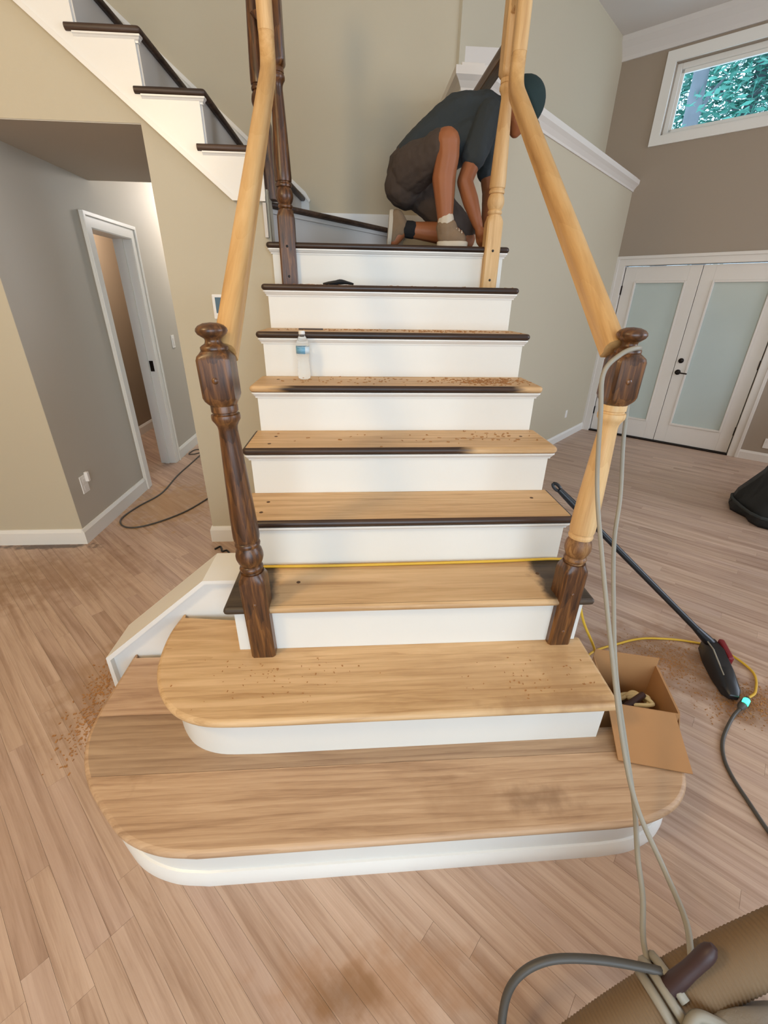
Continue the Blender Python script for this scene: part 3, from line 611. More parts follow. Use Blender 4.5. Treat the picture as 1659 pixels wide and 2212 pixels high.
# ================================================================== NEWELS AND RAILS
def sqring(bm, c, half, sq, z, ch=.008):
    """square with chamfered corners (sq[0] = 1) easing into a circle of radius sq[1] (sq[0] = 0)"""
    ring = []
    for q in range(4):
        for k in range(6):
            t = -1+2*k/5; p = Vector((half, t*(half-ch))); a = math.atan2(p.y, p.x)
            r = p.length*sq[0]+sq[1]*(1-sq[0]); a += q*PI/2
            ring.append(bm.verts.new((c[0]+math.cos(a)*r, c[1]+math.sin(a)*r, z)))
    return ring
def newel(label, x, y, z, mb, ms, mt, mf, screws=(), screw_m=None, group=None, ext=0):
    t = thing('newel_post', label, 'newel post', (x, y, z), group); H = .039
    bm = bmesh.new(); rows = [(0, 1), (.288, 1), (.298, .88), (.306, .6), (.313, .3), (.320, 0)]
    bridge(bm, [sqring(bm, (x, y), H, (s, .036), z+h) for h, s in rows]); obj('base_block', bm, mb, t, smooth=True)
    bm = bmesh.new()
    P1 = [(.030, .318), (.029, .325), (.034, .329), (.036, .335), (.034, .341), (.030, .345), (.036, .356), (.0405, .370), (.041, .380), (.038, .396), (.031, .410)]
    lathe(bm, P1, (x, y, z)); b = obj('turned_ball', bm, mb if ms is mb else M['halfbare'], t, smooth=True)
    P2 = [(.030, .409), (.036, .412), (.0375, .418), (.036, .424), (.033, .427), (.033, .430), (.037, .433), (.0385, .445), (.038, .47), (.035, .55), (.031, .64), (.027, .72), (.0245, .765), (.026, .775), (.031, .785), (.036, .792), (.037, .800), (.036, .806), (.031, .808), (.031, .812), (.034, .814), (.034, .828), (.031, .834)]
    lathe(bmesh_ := bmesh.new(), P2, (x, y, z)); obj('turned_shaft', bmesh_, ms, t, smooth=True)
    bm = bmesh.new(); rows = [(.830, 0), (.836, .4), (.844, .8), (.853, 1), (.942+ext, 1), (.951+ext, .8), (.957+ext, .4), (.962+ext, 0)]
    bridge(bm, [sqring(bm, (x, y), H+.001, (s, .033), z+h) for h, s in rows]); tb = obj('top_block', bm, mt, t, smooth=True)
    bm = bmesh.new(); lathe(bm, [(.031, .960), (.033, .964), (.033, .970), (.028, .974), (.021, .978), (.019, .984), (.020, .989), (.026, .993), (.034, .999), (.0375, 1.006), (.036, 1.012), (.030, 1.018), (.018, 1.023), (0, 1.025)], (x, y, z+ext)); obj('finial', bm, mf, t, smooth='all')
    for h, r in screws:
        s = obj('screw_plug', lathe(bmesh.new(), [(r, 0), (r*.9, .0015), (r*.5, .003), (0, .0035)], (x, y-H-(.001 if h > .8 else 0), z+h), 14, (0, -1, 0)), screw_m or mb, t, smooth=True)
    return t
nwl = newel('dark walnut stained newel post standing on the rounded step beside the curb', -.411, .462, .38, M['stain'], M['stain'], M['stain'], M['stain'], ((.895, .008), (.215, .007)))
nwl.rotation_euler = (0, math.radians(-1.4), 0)
nwr = newel('newel post with dark blocks and bare sanded shaft, cord hung over it', .608, .475, .38, M['stain'], M['pinez'], M['stain'], M['stain'], ((.895, .008), (.215, .006), (.06, .006)))
nwr.rotation_euler = (0, math.radians(.7), 0)
ndl = newel('dark brown newel post at the landing edge next to the upper flight', -.417, 1.851, 1.52, M['stain'], M['stain'], M['stain'], M['stain'], ((.17, .006), (.04, .006)), M['black'], ext=.17)
ndr = newel('bare sanded newel post at the landing edge in front of the kneeling person', .606, 1.851, 1.52, M['pinez'], M['pinez'], M['pinez'], M['pinez'], ((.17, .006), (.04, .006)), M['black'], ext=.17)
nd2 = newel('dark newel post on the winder tread, partly hidden behind the bare handrail', -.512, 1.975, 1.90, M['stain'], M['stain'], M['stain'], M['stain'])
RP = [(-.026, -.030), (.026, -.030), (.030, -.026), (.028, -.010), (.031, -.002), (.031, .012), (.026, .024), (.014, .031), (0, .033), (-.014, .031), (-.026, .024), (-.031, .012), (-.031, -.002), (-.028, -.010), (-.030, -.026)]
RP = [(a*.90, b*.95) for a, b in RP]
def rail_path(x, yb, zb, yv, ztop, ynew, s):
    ye = yv; ze = zb+(ye-yb)*s; q = math.hypot(1, s); d = Vector((0, 1/q, s/q)); e = Vector((x, ye, ze)); a = e-d*.065; c = e+UP*.065
    p = [Vector((x, yb, zb)), a]
    for k in range(1, 7): u = k/7; p.append(a*(1-u)**2+e*2*u*(1-u)+c*u*u)
    p += [c, Vector((x, yv, 2.385)), Vector((x, yv, ztop-.05))]; r = .05
    for k in range(1, 7): t = PI/2*k/6; p.append(Vector((x, yv+r-r*math.cos(t), ztop-r+r*math.sin(t))))
    p.append(Vector((x, ynew, ztop))); return p
def handrail(label, x, yb, zb, yv, ztop, ynew, s):
    t = thing('handrail', label, 'handrail', (x, yb, zb))
    p = rail_path(x, yb, zb, yv, ztop, ynew, s); cut = 9
    bm = bmesh.new(); sweep(bm, p[:cut+1], RP, side=(1, 0, 0)); obj('rail', bm, M['rail'], t, smooth=True)
    bm = bmesh.new(); sweep(bm, p[cut:], [(a*1.03, b*1.03) for a, b in RP], side=(1, 0, 0)); obj('gooseneck', bm, M['pinez'], t, smooth=True)
    return t
handrail('bare sanded handrail rising from the dark newel beside the curb', -.420, .495, 1.333, 1.662, 2.60, 1.815, .815)
handrail('bare sanded handrail rising from the newel hung with cords', .602, .51, 1.348, 1.718, 2.57, 1.815, .768)
bm = bmesh.new(); sweep(bm, [(.604, 1.888, 2.47), (.60, 2.2, 2.475), (.596, 2.505, 2.48)], RP, side=(1, 0, 0))
tag(obj('handrail', bm, M['raily'], smooth=True), 'dark walnut level handrail running from the landing newel to the wall', 'handrail')
bm = bmesh.new(); sweep(bm, [(-.43, 1.885, 2.50), (-.46, 1.92, 2.53), (-.49, 1.945, 2.56)], RP, side=(.64, -.77, 0))
tag(obj('handrail', bm, M['stain'], smooth=True), 'short dark handrail piece joining the two dark newels at the turn', 'handrail')

# ================================================================== SMALL THINGS ON THE WALLS
def plate(name, label, cat, o, ax, n, w_, h, slots='outlet'):
    """wall plate centred at o, ax along the wall, n out of the wall"""
    o, ax, n = Vector(o), Vector(ax), Vector(n)
    t = thing(name, label, cat, tuple(o-UP*h/2))
    obj('cover_plate', obox(bmesh.new(), o, ax, n, UP, -w_/2, w_/2, 0, .006, -h/2, h/2), M['plastic'], t, bevel=.002)
    if slots == 'outlet':
        for z in (-.2, .2): obj('socket', obox(bmesh.new(), o, ax, n, UP, -w_*.24, w_*.24, .006, .008, h*z-h*.13, h*z+h*.13), M['plastic'], t, bevel=.001)
    elif slots == 'switch': obj('rocker', obox(bmesh.new(), o, ax, n, UP, -w_*.2, w_*.2, .006, .010, -h*.27, h*.27), M['plastic'], t, bevel=.002)
    return t
pl = plate('wall_outlet', 'white wall outlet with a small adapter low on the hall wall', 'outlet', (OL, 2.05, .355), (0, 1, 0), (1, 0, 0), .072, .115)
obj('adapter', obox(bmesh.new(), (OL, 2.05, .355), (0, 1, 0), (1, 0, 0), UP, .012, .034, .008, .03, .012, .075), M['plastic'], pl, bevel=.003)
plate('light_switch', 'white light switch on the hall wall beyond the doorway', 'light switch', (OL, 3.97, 1.07), (0, 1, 0), (1, 0, 0), .072, .115, 'switch')
plate('light_switch', 'white light switch on the taupe wall inside the side room', 'light switch', (-2.62, 4.4, 1.12), (0, 1, 0), (1, 0, 0), .072, .115, 'switch')
plate('wall_outlet', 'small pale outlet low on the angled wall between staircase and French doors', 'outlet', (2.329+.012, 4.199+.012, .305), a45, a45.cross(UP), .05, .085)
plate('wall_outlet', 'white wall outlet above the baseboard right of the French doors', 'outlet', tuple(DO+dwa*1.83+UP*.19), dwa, DN, .06, .10)
th = thing('thermostat', 'white wall thermostat with grey blue screen on the beige wall', 'thermostat', (-.795, WY, 1.35))
obj('housing', box(-.835, -.755, WY-.018, WY, 1.355, 1.475), M['plastic'], th, bevel=.006)
lab(obj('screen', box(-.818, -.772, WY-.0195, WY-.018, 1.385, 1.460), M['screen'], th), 'grey blue display')

# ================================================================== WATER BOTTLE
bt = thing('water_bottle', 'clear plastic water bottle with blue label standing on a tread', 'bottle', (-.318, 1.325, 1.14))
bp_ = [(0, 0), (.020, 0), (.0265, .004), (.0275, .012), (.0275, .035), (.0255, .042), (.0275, .048), (.025, .060), (.0225, .072), (.0245, .078), (.0225, .085), (.0255, .094), (.0285, .104), (.0285, .136), (.0275, .146), (.024, .158), (.018, .170), (.0125, .178), (.0115, .184)]
obj('bottle_body', lathe(bmesh.new(), bp_, (-.318, 1.325, 1.14), 28), M['pet'], bt, smooth='all')
obj('label_band', lathe(bmesh.new(), [(.0288, .106), (.0291, .106), (.0291, .135), (.0288, .135)], (-.318, 1.325, 1.14), 28), M['label'], bt, smooth='all')
obj('bottle_cap', lathe(bmesh.new(), [(.0135, .183), (.0138, .184), (.0138, .195), (.012, .197), (0, .197)], (-.318, 1.325, 1.14), 20), M['bottlecap'], bt, smooth=True)

# bits left lying on the treads
bm = bmesh.new(); tube(bm, catmull([(-.24, 1.66, 1.525), (-.19, 1.655, 1.529), (-.15, 1.66, 1.534), (-.095, 1.662, 1.526)], 4), [.004, .006, .008, .009, .010, .010, .011, .012, .011, .009, .007, .006, .004], 8)
tag(obj('scraper', bm, M['black'], smooth=True), 'black hand scraper lying on the dark tread below the landing', 'scraper')
tag(obj('wood_strip', box(-.352, -.240, 1.512, 1.524, 7*RH, 7*RH+.006), M['staind']), 'thin dark wood strip lying on the tread above the bottle', 'wood strip')
def chips(name, label, regions, z, seed, n, s0=.002, s1=.008):
    random.seed(seed); bm = bmesh.new()
    for _ in range(n):
        r = random.choice(regions); x = random.gauss(r[0], r[2]); y = random.gauss(r[1], r[3])
        if not (r[4] < x < r[5] and r[6] < y < r[7]): continue
        a = random.uniform(0, PI); l = random.uniform(s0, s1); w_ = l*random.uniform(.25, .6); h = random.uniform(.0006, .0025)
        ax = Vector((math.cos(a), math.sin(a), random.uniform(-.1, .1))).normalized(); ay = UP.cross(ax).normalized()
        obox(bm, (x, y, z+.0002), ax, ay, UP, -l, l, -w_, w_, 0, h)
    o = tag(obj(name, bm, M['chip']), label, 'wood shavings'); o['kind'] = 'stuff'; return o
chips('wood_shavings', 'wood shavings scattered on the tread beside the bottle', [(.50, 1.27, .09, .05, -.45, .68, 1.15, 1.38)]*3+[(.1, 1.28, .3, .05, -.45, .68, 1.15, 1.38)], 6*RH, 3, 420)
chips('wood_shavings', 'sparse wood chips on the tread with the half dark nosing', [(.48, 1.05, .11, .05, -.45, .68, .92, 1.15), (.1, 1.05, .4, .05, -.45, .68, .92, 1.15)], 5*RH, 4, 60, .003, .008)
chips('wood_shavings', 'fine wood dust along the tread above the bottle', [(.4, 1.5, .15, .04, -.45, .68, 1.38, 1.61), (0, 1.53, .35, .03, -.45, .68, 1.38, 1.61)], 7*RH, 5, 300, .002, .006)
chips('wood_shavings', 'wood shavings at the foot of the dark landing newel', [(-.30, 1.69, .05, .03, -.45, .1, 1.615, 1.84), (.1, 1.7, .3, .05, -.45, .68, 1.615, 1.84)], 8*RH, 6, 240, .003, .008)
chips('wood_shavings', 'specks of wood debris on the rounded honey coloured step', [(-.35, .34, .14, .06, -.7, .65, .2, .45), (.5, .28, .12, .06, -.7, .65, .2, .45)], 2*RH, 7, 130, .001, .0035)
chips('wood_shavings', 'brown sawdust heap on the floor around the stick tool head', [(1.30, .72, .10, .07, .95, 1.9, .3, 1.1), (1.50, .47, .09, .05, .95, 1.9, .3, 1.1)], 0, 8, 1500, .001, .004)
chips('wood_shavings', 'sawdust and chips on the floor along the curb and bottom step', [(-1.16, .72, .035, .10, -1.4, -1.078, .3, 1.0), (-1.1, .5, .05, .08, -1.4, -1.0, .3, .66)], 0, 9, 500, .002, .006)

# ================================================================== CORDS
def cord(name, label, pts, r, m, n=8, seg=8):
    return tag(obj(name, tube(bmesh.new(), catmull(pts, n), r, seg), m, smooth='all'), label, 'cord')
cord('power_cord', 'dark grey power cord looping across the hall floor', [(-1.66, 4.3, .006), (-1.68, 3.9, .006), (-1.74, 3.74, .006), (-1.82, 3.72, .006), (-1.80, 3.86, .006), (-1.70, 3.82, .008), (-1.70, 3.5, .006), (-1.715, 3.1, .006), (-1.70, 2.7, .006), (-1.78, 2.43, .006), (-1.80, 2.22, .006), (-1.70, 2.10, .006), (-1.56, 2.14, .006), (-1.39, 2.34, .006), (-1.27, 2.64, .006), (-1.14, 2.95, .006)], .0055, M['corddark'])
cord('extension_cord', 'yellow cord stretched along the back of the tread between the newels', [(-.47, .676, .576), (-.2, .672, .576), (.12, .674, .576), (.45, .678, .577), (.67, .684, .577), (.715, .68, .562), (.765, .66, .45), (.802, .63, .32), (.86, .60, .20), (.885, .565, .10), (.86, .535, .03), (.83, .56, .008), (.87, .66, .007), (.98, .77, .007), (1.149, .825, .007), (1.255, .849, .007), (1.347, .848, .007), (1.473, .826, .007), (1.60, .765, .007), (1.64, .63, .007), (1.56, .52, .012), (1.475, .470, .028)], .0052, M['cordyellow'])
cord('power_cord', 'dark grey power cord on the floor leading to the green lit plug', [(1.415, .430, .028), (1.36, .40, .012), (1.26, .32, .0065), (1.205, .25, .0065), (1.178, .18, .0065), (1.165, .09, .0065), (1.155, 0, .0065), (1.15, -.15, .0065)], .0062, M['corddark'])
pg = thing('plug_connector', 'clear cord connector glowing green on the floor beside the stick tool', 'plug', (1.445, .45, .01))
obj('plug_body', tube(bmesh.new(), [(1.405, .425, .026), (1.42, .435, .028), (1.45, .452, .028), (1.478, .472, .028)], [.008, .015, .016, .009], 10), M['corddark'], pg, smooth=True)
lab(obj('lit_face', tube(bmesh.new(), [(1.432, .438, .036), (1.455, .455, .037)], .0125, 10), M['led'], pg, smooth=True), 'glowing green light')

# ================================================================== STICK TOOL ON THE FLOOR
sk = thing('stick_tool', 'black stick sander with red trim leaning from the floor against the stair', 'tool', (1.46, .62, 0))
A, B = Vector((1.505, .735, .075)), Vector((.735, 1.045, .775)); ab = (B-A).normalized()
obj('pole', tube(bmesh.new(), [A, A+(B-A)*.2, A+(B-A)*.74], [.0155, .0135, .0135], 12), M['black'], sk, smooth=True)
obj('ferrule', tube(bmesh.new(), [A-ab*.02, A+ab*.03, A+ab*.10], [.023, .022, .015], 12), M['black'], sk, smooth=True)
bm = bmesh.new(); Q = A+(B-A)*.72; tube(bm, [Q, Q+ab*.03, Q+ab*.14, Q+ab*.22], [.014, .017, .0165, .013], 12)
g = obj('grip', bm, M['black'], sk, smooth=True)
side = ab.cross(Vector((0, 1, 0))).normalized()
bm = bmesh.new(); c0 = Q+ab*.235; pts = [c0+(ab*math.cos(2*PI*k/16)*.022+side*math.sin(2*PI*k/16)*.010) for k in range(17)]; tube(bm, pts, .0070, 8); obj('hanging_loop', bm, M['black'], sk, smooth=True)
hd = Vector((1.415, .46, .035))-Vector((1.52, .76, .05)); hl = hd.length; hd.normalize(); hs = UP.cross(hd).normalized(); hu = hd.cross(hs)
H0 = Vector((1.525, .775, .052)); bm = bmesh.new(); rows = []
for u, w_, h0, h1 in ((0, .010, -.02, .02), (.02, .030, -.04, .035), (.10, .036, -.046, .052), (.20, .036, -.04, .042), (.29, .030, -.03, .02), (hl, .018, -.02, .002)):
    rows.append([bm.verts.new(H0+hd*u+hs*a+hu*b) for a, b in ((-w_, h0), (w_, h0), (w_, h1*.5), (w_*.6, h1), (-w_*.6, h1), (-w_, h1*.5))])
bridge(bm, rows); obj('head_body', bm, M['black'], sk, smooth=True, bevel=.004)
bm = bmesh.new(); obox(bm, H0, hd, hs, hu, .03, .15, .022, .046, .0, .052); lab(obj('side_panel', bm, M['red'], sk, bevel=.008), 'red side panel')
bm = bmesh.new(); tube(bm, [H0+hd*.02-hs*.03+hu*.04, H0+hd*.12-hs*.028+hu*.056, H0+hd*.24-hs*.02+hu*.03], .003, 6); obj('edge_strip', bm, M['cordgrey'], sk)

# ================================================================== CARDBOARD BOX
cbx = thing('cardboard_box', 'open brown cardboard box with flap folded down beside the bottom step', 'box', (.88, .37, 0))
ux = Vector((.966, -.259, 0)); uy = Vector((.259, .966, 0)); o0 = Vector((.745, .300, 0)); BWd, BD, BH, tk = .222, .222, .245, .004
def cbox(name, *a): return obj(name, obox(bmesh.new(), o0, ux, uy, UP, *a), M['card'], cbx)
cbox('bottom', 0, BWd, 0, BD, .001, .005); cbox('front_wall', 0, BWd, 0, tk, .005, BH); cbox('back_wall', 0, BWd, BD-tk, BD, .005, BH+.035)
cbox('side_wall', 0, tk, tk, BD-tk, .005, BH); cbox('side_wall', BWd-tk, BWd, tk, BD-tk, .005, BH)
f0 = o0+UP*BH; fd = Vector((-.259*.175, -.966*.175, .196-BH)); fl_ = fd.length; fd.normalize(); fn = ux.cross(fd).normalized()
obj('flap', obox(bmesh.new(), f0, ux, fd, fn, -.002, BWd-.016, 0, fl_, -.002, .002), M['card'], cbx)
f1 = o0+uy*(BD/2)+UP*BH; obj('flap', obox(bmesh.new(), o0+ux*BWd+UP*BH, uy, Vector((.25, -.07, -.96)).normalized(), ux, .01, BD-.01, 0, .09, 0, .003), M['card'], cbx)
pts = []
random.seed(5)
for k in range(26): a = k*.8; r = .05+.025*math.sin(k*1.7); pts.append(o0+ux*(BWd/2+r*math.cos(a))+uy*(BD/2+r*math.sin(a))+UP*(.10+.035*math.sin(k*.9)+.0025*k))
cord('rope_coil', 'pale tangled rope piled inside the cardboard box', pts, .007, plain('pale rope', srgb(222, 206, 160), .8, bump=.4, bscale=120))
tag(obj('tool_handle', tube(bmesh.new(), [o0+ux*.04+uy*.03+UP*.13, o0+ux*.10+uy*.07+UP*.175, o0+ux*.16+uy*.12+UP*.19], [.010, .014, .011], 10), M['maroon'], smooth=True), 'dark handle sticking up inside the cardboard box', 'tool')
tag(obj('foam_pad', obox(bmesh.new(), o0, ux, uy, UP, .02, BWd-.02, .02, BD-.02, .006, .075), plain('dark rag', srgb(70, 58, 46), .95, bump=.6, bscale=40, var=.3, vscale=20), bevel=.012), 'dark folded rag at the bottom of the cardboard box', 'rag')

# ================================================================== BLACK BAG BY THE FRENCH DOORS
bm = bmesh.new(); rows = []
bo = Vector((3.37, 2.03, 0)); bxa = Vector((.955, -.295, 0)).normalized(); bya = Vector((.295, .955, 0)).normalized()
for z, s in ((0, 1.0), (.03, 1.02), (.14, .96), (.32, .84), (.55, .70), (.75, .56), (.84, .40), (.86, .2)):
    ring = []
    for i in range(28):
        a = 2*PI*i/28; cx, cy = math.cos(a), math.sin(a); k = (abs(cx)**4+abs(cy)**4)**-.25
        wob = 1+.035*math.sin(5*a+z*14)+.02*math.sin(9*a-z*22)
        ring.append(bm.verts.new(bo+bxa*(.52*cx*k*s*wob+.16*(1-s))+bya*(.30*cy*k*s*wob)+UP*z))
    rows.append(ring)
bridge(bm, rows)
bg_ = tag(obj('equipment_bag', bm, M['blackcloth'], smooth='all', origin=tuple(bo)), 'black slumped equipment bag on the floor in front of the French doors', 'bag')
bm = bmesh.new(); ring_pts = []
for i in range(29):
    a = 2*PI*i/28; cx, cy = math.cos(a), math.sin(a); k = (abs(cx)**4+abs(cy)**4)**-.25; ring_pts.append(bo+bxa*(.532*cx*k)+bya*(.311*cy*k)+UP*.075)
tube(bm, ring_pts, .012, 6); obj('webbing_band', bm, plain('charcoal webbing', srgb(48, 50, 48), .8), bg_)

# ================================================================== SANDER SLEEVE IN THE FOREGROUND
sd = thing('floor_sander', 'floor sander sleeve of ribbed khaki fabric with grey dust bag and dark cord hook', 'sander', (.55, -.34, 0))
sp = catmull([(.20, -.445, .056), (.32, -.415, .085), (.43, -.385, .135), (.53, -.362, .185), (.64, -.342, .235), (.78, -.322, .295), (.95, -.30, .365)], 66)
rr = [.051+.0009*math.sin(i*2*PI/4) for i in range(len(sp))]
obj('ribbed_sleeve', tube(bmesh.new(), sp, rr, 24), M['hose'], sd, smooth='all')
bm = bmesh.new(); bmesh.ops.create_icosphere(bm, subdivisions=4, radius=1)
for vv in bm.verts:
    n_ = mnoise.noise(vv.co*2.2)*.16+mnoise.noise(vv.co*5)*.06; c = vv.co*(1+n_); vv.co = Vector((.675+c.x*.17, -.445+c.y*.07, .150+c.z*.125))
    if vv.co.z < .002: vv.co.z = .002
obj('dust_bag', bm, M['canvas'], sd, smooth='all')
lab(obj('cord_hook', tube(bmesh.new(), catmull([(.512, -.362, .225), (.535, -.357, .268), (.560, -.350, .305), (.585, -.342, .342)], 5), [.019, .0185, .0175, .017, .0165, .016, .0155, .015, .015, .015, .015, .0155, .0155, .015, .013, .007], 14), M['maroon'], sd, smooth=True), 'dark maroon cord hook')
# grey cord hung over the newel and tied to the hook
strA = [(.675, .505, 1.345), (.62, .435, 1.358), (.570, .418, 1.345), (.530, .408, 1.300), (.545, .405, 1.20), (.581, .400, .997), (.580, .297, .833), (.585, .162, .624), (.582, .020, .446), (.584, -.084, .348), (.604, -.19, .285), (.592, -.28, .282), (.556, -.343, .292)]
cord('power_cord', 'long grey power cord hung over the newel block and drawn down to the sander hook', [(.502, -.345, .205), (.515, -.285, .215), (.545, -.22, .245), (.560, -.159, .281), (.597, -.067, .317), (.606, .038, .419), (.614, .155, .546), (.640, .278, .687), (.662, .379, .828), (.694, .455, .943), (.700, .52, 1.10), (.690, .535, 1.25), (.680, .52, 1.335)]+strA[1:], .0062, M['cordgrey'])
loops = []
def wrap(c, d, r, turns, pitch, ph=0):
    c, d = Vector(c), Vector(d).normalized(); a = d.orthogonal().normalized(); b = d.cross(a); n_ = int(16*turns)
    return [c+d*(pitch*k/16)+a*r*math.cos(2*PI*k/16+ph)+b*r*math.sin(2*PI*k/16+ph) for k in range(n_+1)]
tag(obj('tie_cord', tube(bmesh.new(), wrap((.505, -.368, .172), (.11, .022, .052), .0605, 2.2, .022), .0095, 8), M['cordgrey'], smooth='all'), 'pale grey cord wound tightly around the khaki sleeve', 'cord')
tag(obj('tie_cord', tube(bmesh.new(), catmull([(.47, -.47, .06), (.485, -.455, .15), (.500, -.43, .225), (.535, -.405, .245), (.580, -.415, .235), (.625, -.43, .222), (.625, -.46, .19), (.580, -.47, .172), (.535, -.465, .165), (.525, -.48, .10), (.520, -.50, .03)], 6), .0100, 8), M['cordgrey'], smooth='all'), 'pale grey cord loop hanging below the hook over the dust bag', 'cord')
cord('power_cord', 'dark thick power cable arching down from the sander sleeve to the floor', [(.545, -.352, .238), (.49, -.335, .240), (.382, -.315, .240), (.286, -.310, .235), (.222, -.322, .195), (.195, -.352, .125), (.185, -.42, .04), (.18, -.55, .0085), (.17, -.75, .0085)], .0085, M['corddark'])
cord('power_cord', 'short black cord end lying on the floor beside the baseboard', [(-1.01, 1.78, .005), (-.985, 1.81, .006), (-.97, 1.785, .006), (-.955, 1.75, .005), (-.93, 1.76, .005), (-.90, 1.72, .005)], .006, M['black'])

# ================================================================== KNEELING PERSON
def capsules(bm, segs):
    for (p, r1, q, r2) in segs:
        t_ = bmesh.new()
        for c, r in ((p, r1), (q, r2)):
            bmesh.ops.create_icosphere(t_, subdivisions=2, radius=r, matrix=Matrix.Translation(Vector(c)))
        res = bmesh.ops.convex_hull(t_, input=t_.verts)
        dead = [g for g in res['geom_interior'] if isinstance(g, bmesh.types.BMVert)]
        bmesh.ops.delete(t_, geom=list(set(dead)), context='VERTS')
        me = bpy.data.meshes.new('tmp'); t_.to_mesh(me); t_.free(); bm.from_mesh(me); bpy.data.meshes.remove(me)
def blob(segs, voxel=.006, smooth=5, fold=0, extra=None):
    bm = bmesh.new(); capsules(bm, segs)
    if extra: extra(bm)
    me = bpy.data.meshes.new('tmp'); bm.to_mesh(me); bm.free(); o = bpy.data.objects.new('tmp', me); C.objects.link(o)
    r = o.modifiers.new('r', 'REMESH'); r.mode = 'VOXEL'; r.voxel_size = voxel
    s_ = o.modifiers.new('s', 'SMOOTH'); s_.factor = .5; s_.iterations = smooth
    dg = bpy.context.evaluated_depsgraph_get(); dg.update(); m2 = bpy.data.meshes.new_from_object(o.evaluated_get(dg))
    bm = bmesh.new(); bm.from_mesh(m2); bpy.data.objects.remove(o); bpy.data.meshes.remove(me); bpy.data.meshes.remove(m2)
    if fold:
        bm.normal_update()
        for v_ in bm.verts: v_.co += v_.normal*(mnoise.noise(Vector((v_.co.x*16, v_.co.y*16, v_.co.z*11)))*fold+mnoise.noise(v_.co*45)*fold*.35)
    return bm
LZ8 = 1.71
pel = (.205, 2.20, 2.085); wai = (.30, 2.19, 2.19); che = (.455, 2.17, 2.285); upp = (.575, 2.135, 2.305)
shR = (.575, 2.005, 2.27); elR = (.468, 1.965, 2.0); wrR = (.553, 1.955, 1.815)
shL = (.62, 2.27, 2.27); elL = (.66, 2.20, 2.0); wrL = (.625, 2.06, 1.81)
hipR = (.215, 2.11, 2.07); knR = (.357, 1.905, 2.135); anR = (.374, 1.905, 1.80)
hipL = (.225, 2.28, 2.07); knL = (.53, 2.15, 1.775); anL = (.185, 2.15, 1.815)
hc = Vector((.757, 2.10, 2.35)); cr_ = Vector((.77, 0, .64)).normalized(); fa = Vector((.64, 0, -.77)).normalized(); sdv = Vector((0, 1, 0))
def head_extra(bm):
    t_ = bmesh.new(); bmesh.ops.create_icosphere(t_, subdivisions=3, radius=1)
    for v_ in t_.verts:
        c = v_.co.copy(); v_.co = hc+cr_*c.z*.108+fa*c.x*(.094 if c.z > -.2 else .082)+sdv*c.y*(.074-.012*max(0, -c.z))
    me = bpy.data.meshes.new('t'); t_.to_mesh(me); t_.free(); bm.from_mesh(me); bpy.data.meshes.remove(me)
head = [(hc+fa*.086-cr_*.005, .010, hc+fa*.108-cr_*.030, .013), (hc+fa*.070-cr_*.085, .030, hc+fa*.05-cr_*.06, .05),   # nose, chin
        (hc+fa*.083-cr_*.058+sdv*.018, .008, hc+fa*.083-cr_*.058-sdv*.018, .008),                                            # lips
        (hc+fa*.078+cr_*.018+sdv*.034, .014, hc+fa*.084+cr_*.020-sdv*.0+sdv*.012, .012), (hc+fa*.078+cr_*.018-sdv*.034, .014, hc+fa*.084+cr_*.020-sdv*.012, .012),   # brow
        (hc+sdv*.076-cr_*.012, .013, hc+sdv*.082-cr_*.035-fa*.008, .009), (hc-sdv*.076-cr_*.012, .013, hc-sdv*.082-cr_*.035-fa*.008, .009)]                           # ears
def hand(w_, d, s_, curl):
    """palm and five bent fingers from wrist w_, d along the hand, s_ towards the thumb side, curl = palm side"""
    w_, d, s_, curl = Vector(w_), Vector(d).normalized(), Vector(s_).normalized(), Vector(curl).normalized(); L_ = []
    kn = w_+d*.075; L_ += [(w_, .020, w_+d*.04, .022), (w_+d*.03+s_*.018, .014, kn+s_*.026, .0105), (w_+d*.03-s_*.014, .014, kn-s_*.026, .0100), (w_+d*.03, .016, kn, .0115)]
    for k, (off, ln) in enumerate(((.028, .066), (.010, .074), (-.009, .069), (-.027, .054))):
        b0 = kn+s_*off; b1 = b0+(d*.8+curl*.5).normalized()*ln*.45; b2 = b1+(d*.35+curl*.9).normalized()*ln*.33; b3 = b2+(curl*1.0-d*.2).normalized()*ln*.24
        L_ += [(b0, .0092, b1, .0085), (b1, .0085, b2, .0078), (b2, .0078, b3, .0066)]
    t0 = w_+d*.025+s_*.020; t1 = t0+(s_*.7+d*.6+curl*.3).normalized()*.036; t2 = t1+(d*.8+s_*.1+curl*.5).normalized()*.03
    return L_+[(t0, .0125, t1, .0100), (t1, .0100, t2, .0078)]
V = Vector
body = [(pel, .105, wai, .105), (wai, .105, che, .115), (che, .115, upp, .095), (shR, .055, shL, .055), (upp, .07, (.655, 2.115, 2.325), .052), ((.655, 2.115, 2.325), .052, hc-fa*.03-cr_*.05, .055),
        (shR, .052, elR, .040), (elR, .040, (.505, 1.96, 1.92), .041), ((.505, 1.96, 1.92), .041, wrR, .026), (shL, .052, elL, .040), (elL, .040, wrL, .027),
        (hipR, .090, knR, .062), (knR, .060, (.362, 1.90, 2.08), .057), ((.362, 1.90, 2.08), .057, (.352, 1.915, 2.0), .058), ((.352, 1.915, 2.0), .058, anR, .036), (anR, .036, (.45, 1.905, 1.755), .030),
        (hipL, .090, knL, .062), (knL, .055, (.40, 2.15, 1.80), .056), ((.40, 2.15, 1.80), .056, anL, .036), (anL, .034, (.13, 2.15, 1.755), .030)]
body += head+hand(wrR, (.35, -.05, -.9), (.55, -.75, .1), (.8, .3, -.1))+hand(wrL, (-.1, -.45, -.85), (-.8, .3, .1), (.1, -.9, -.2))
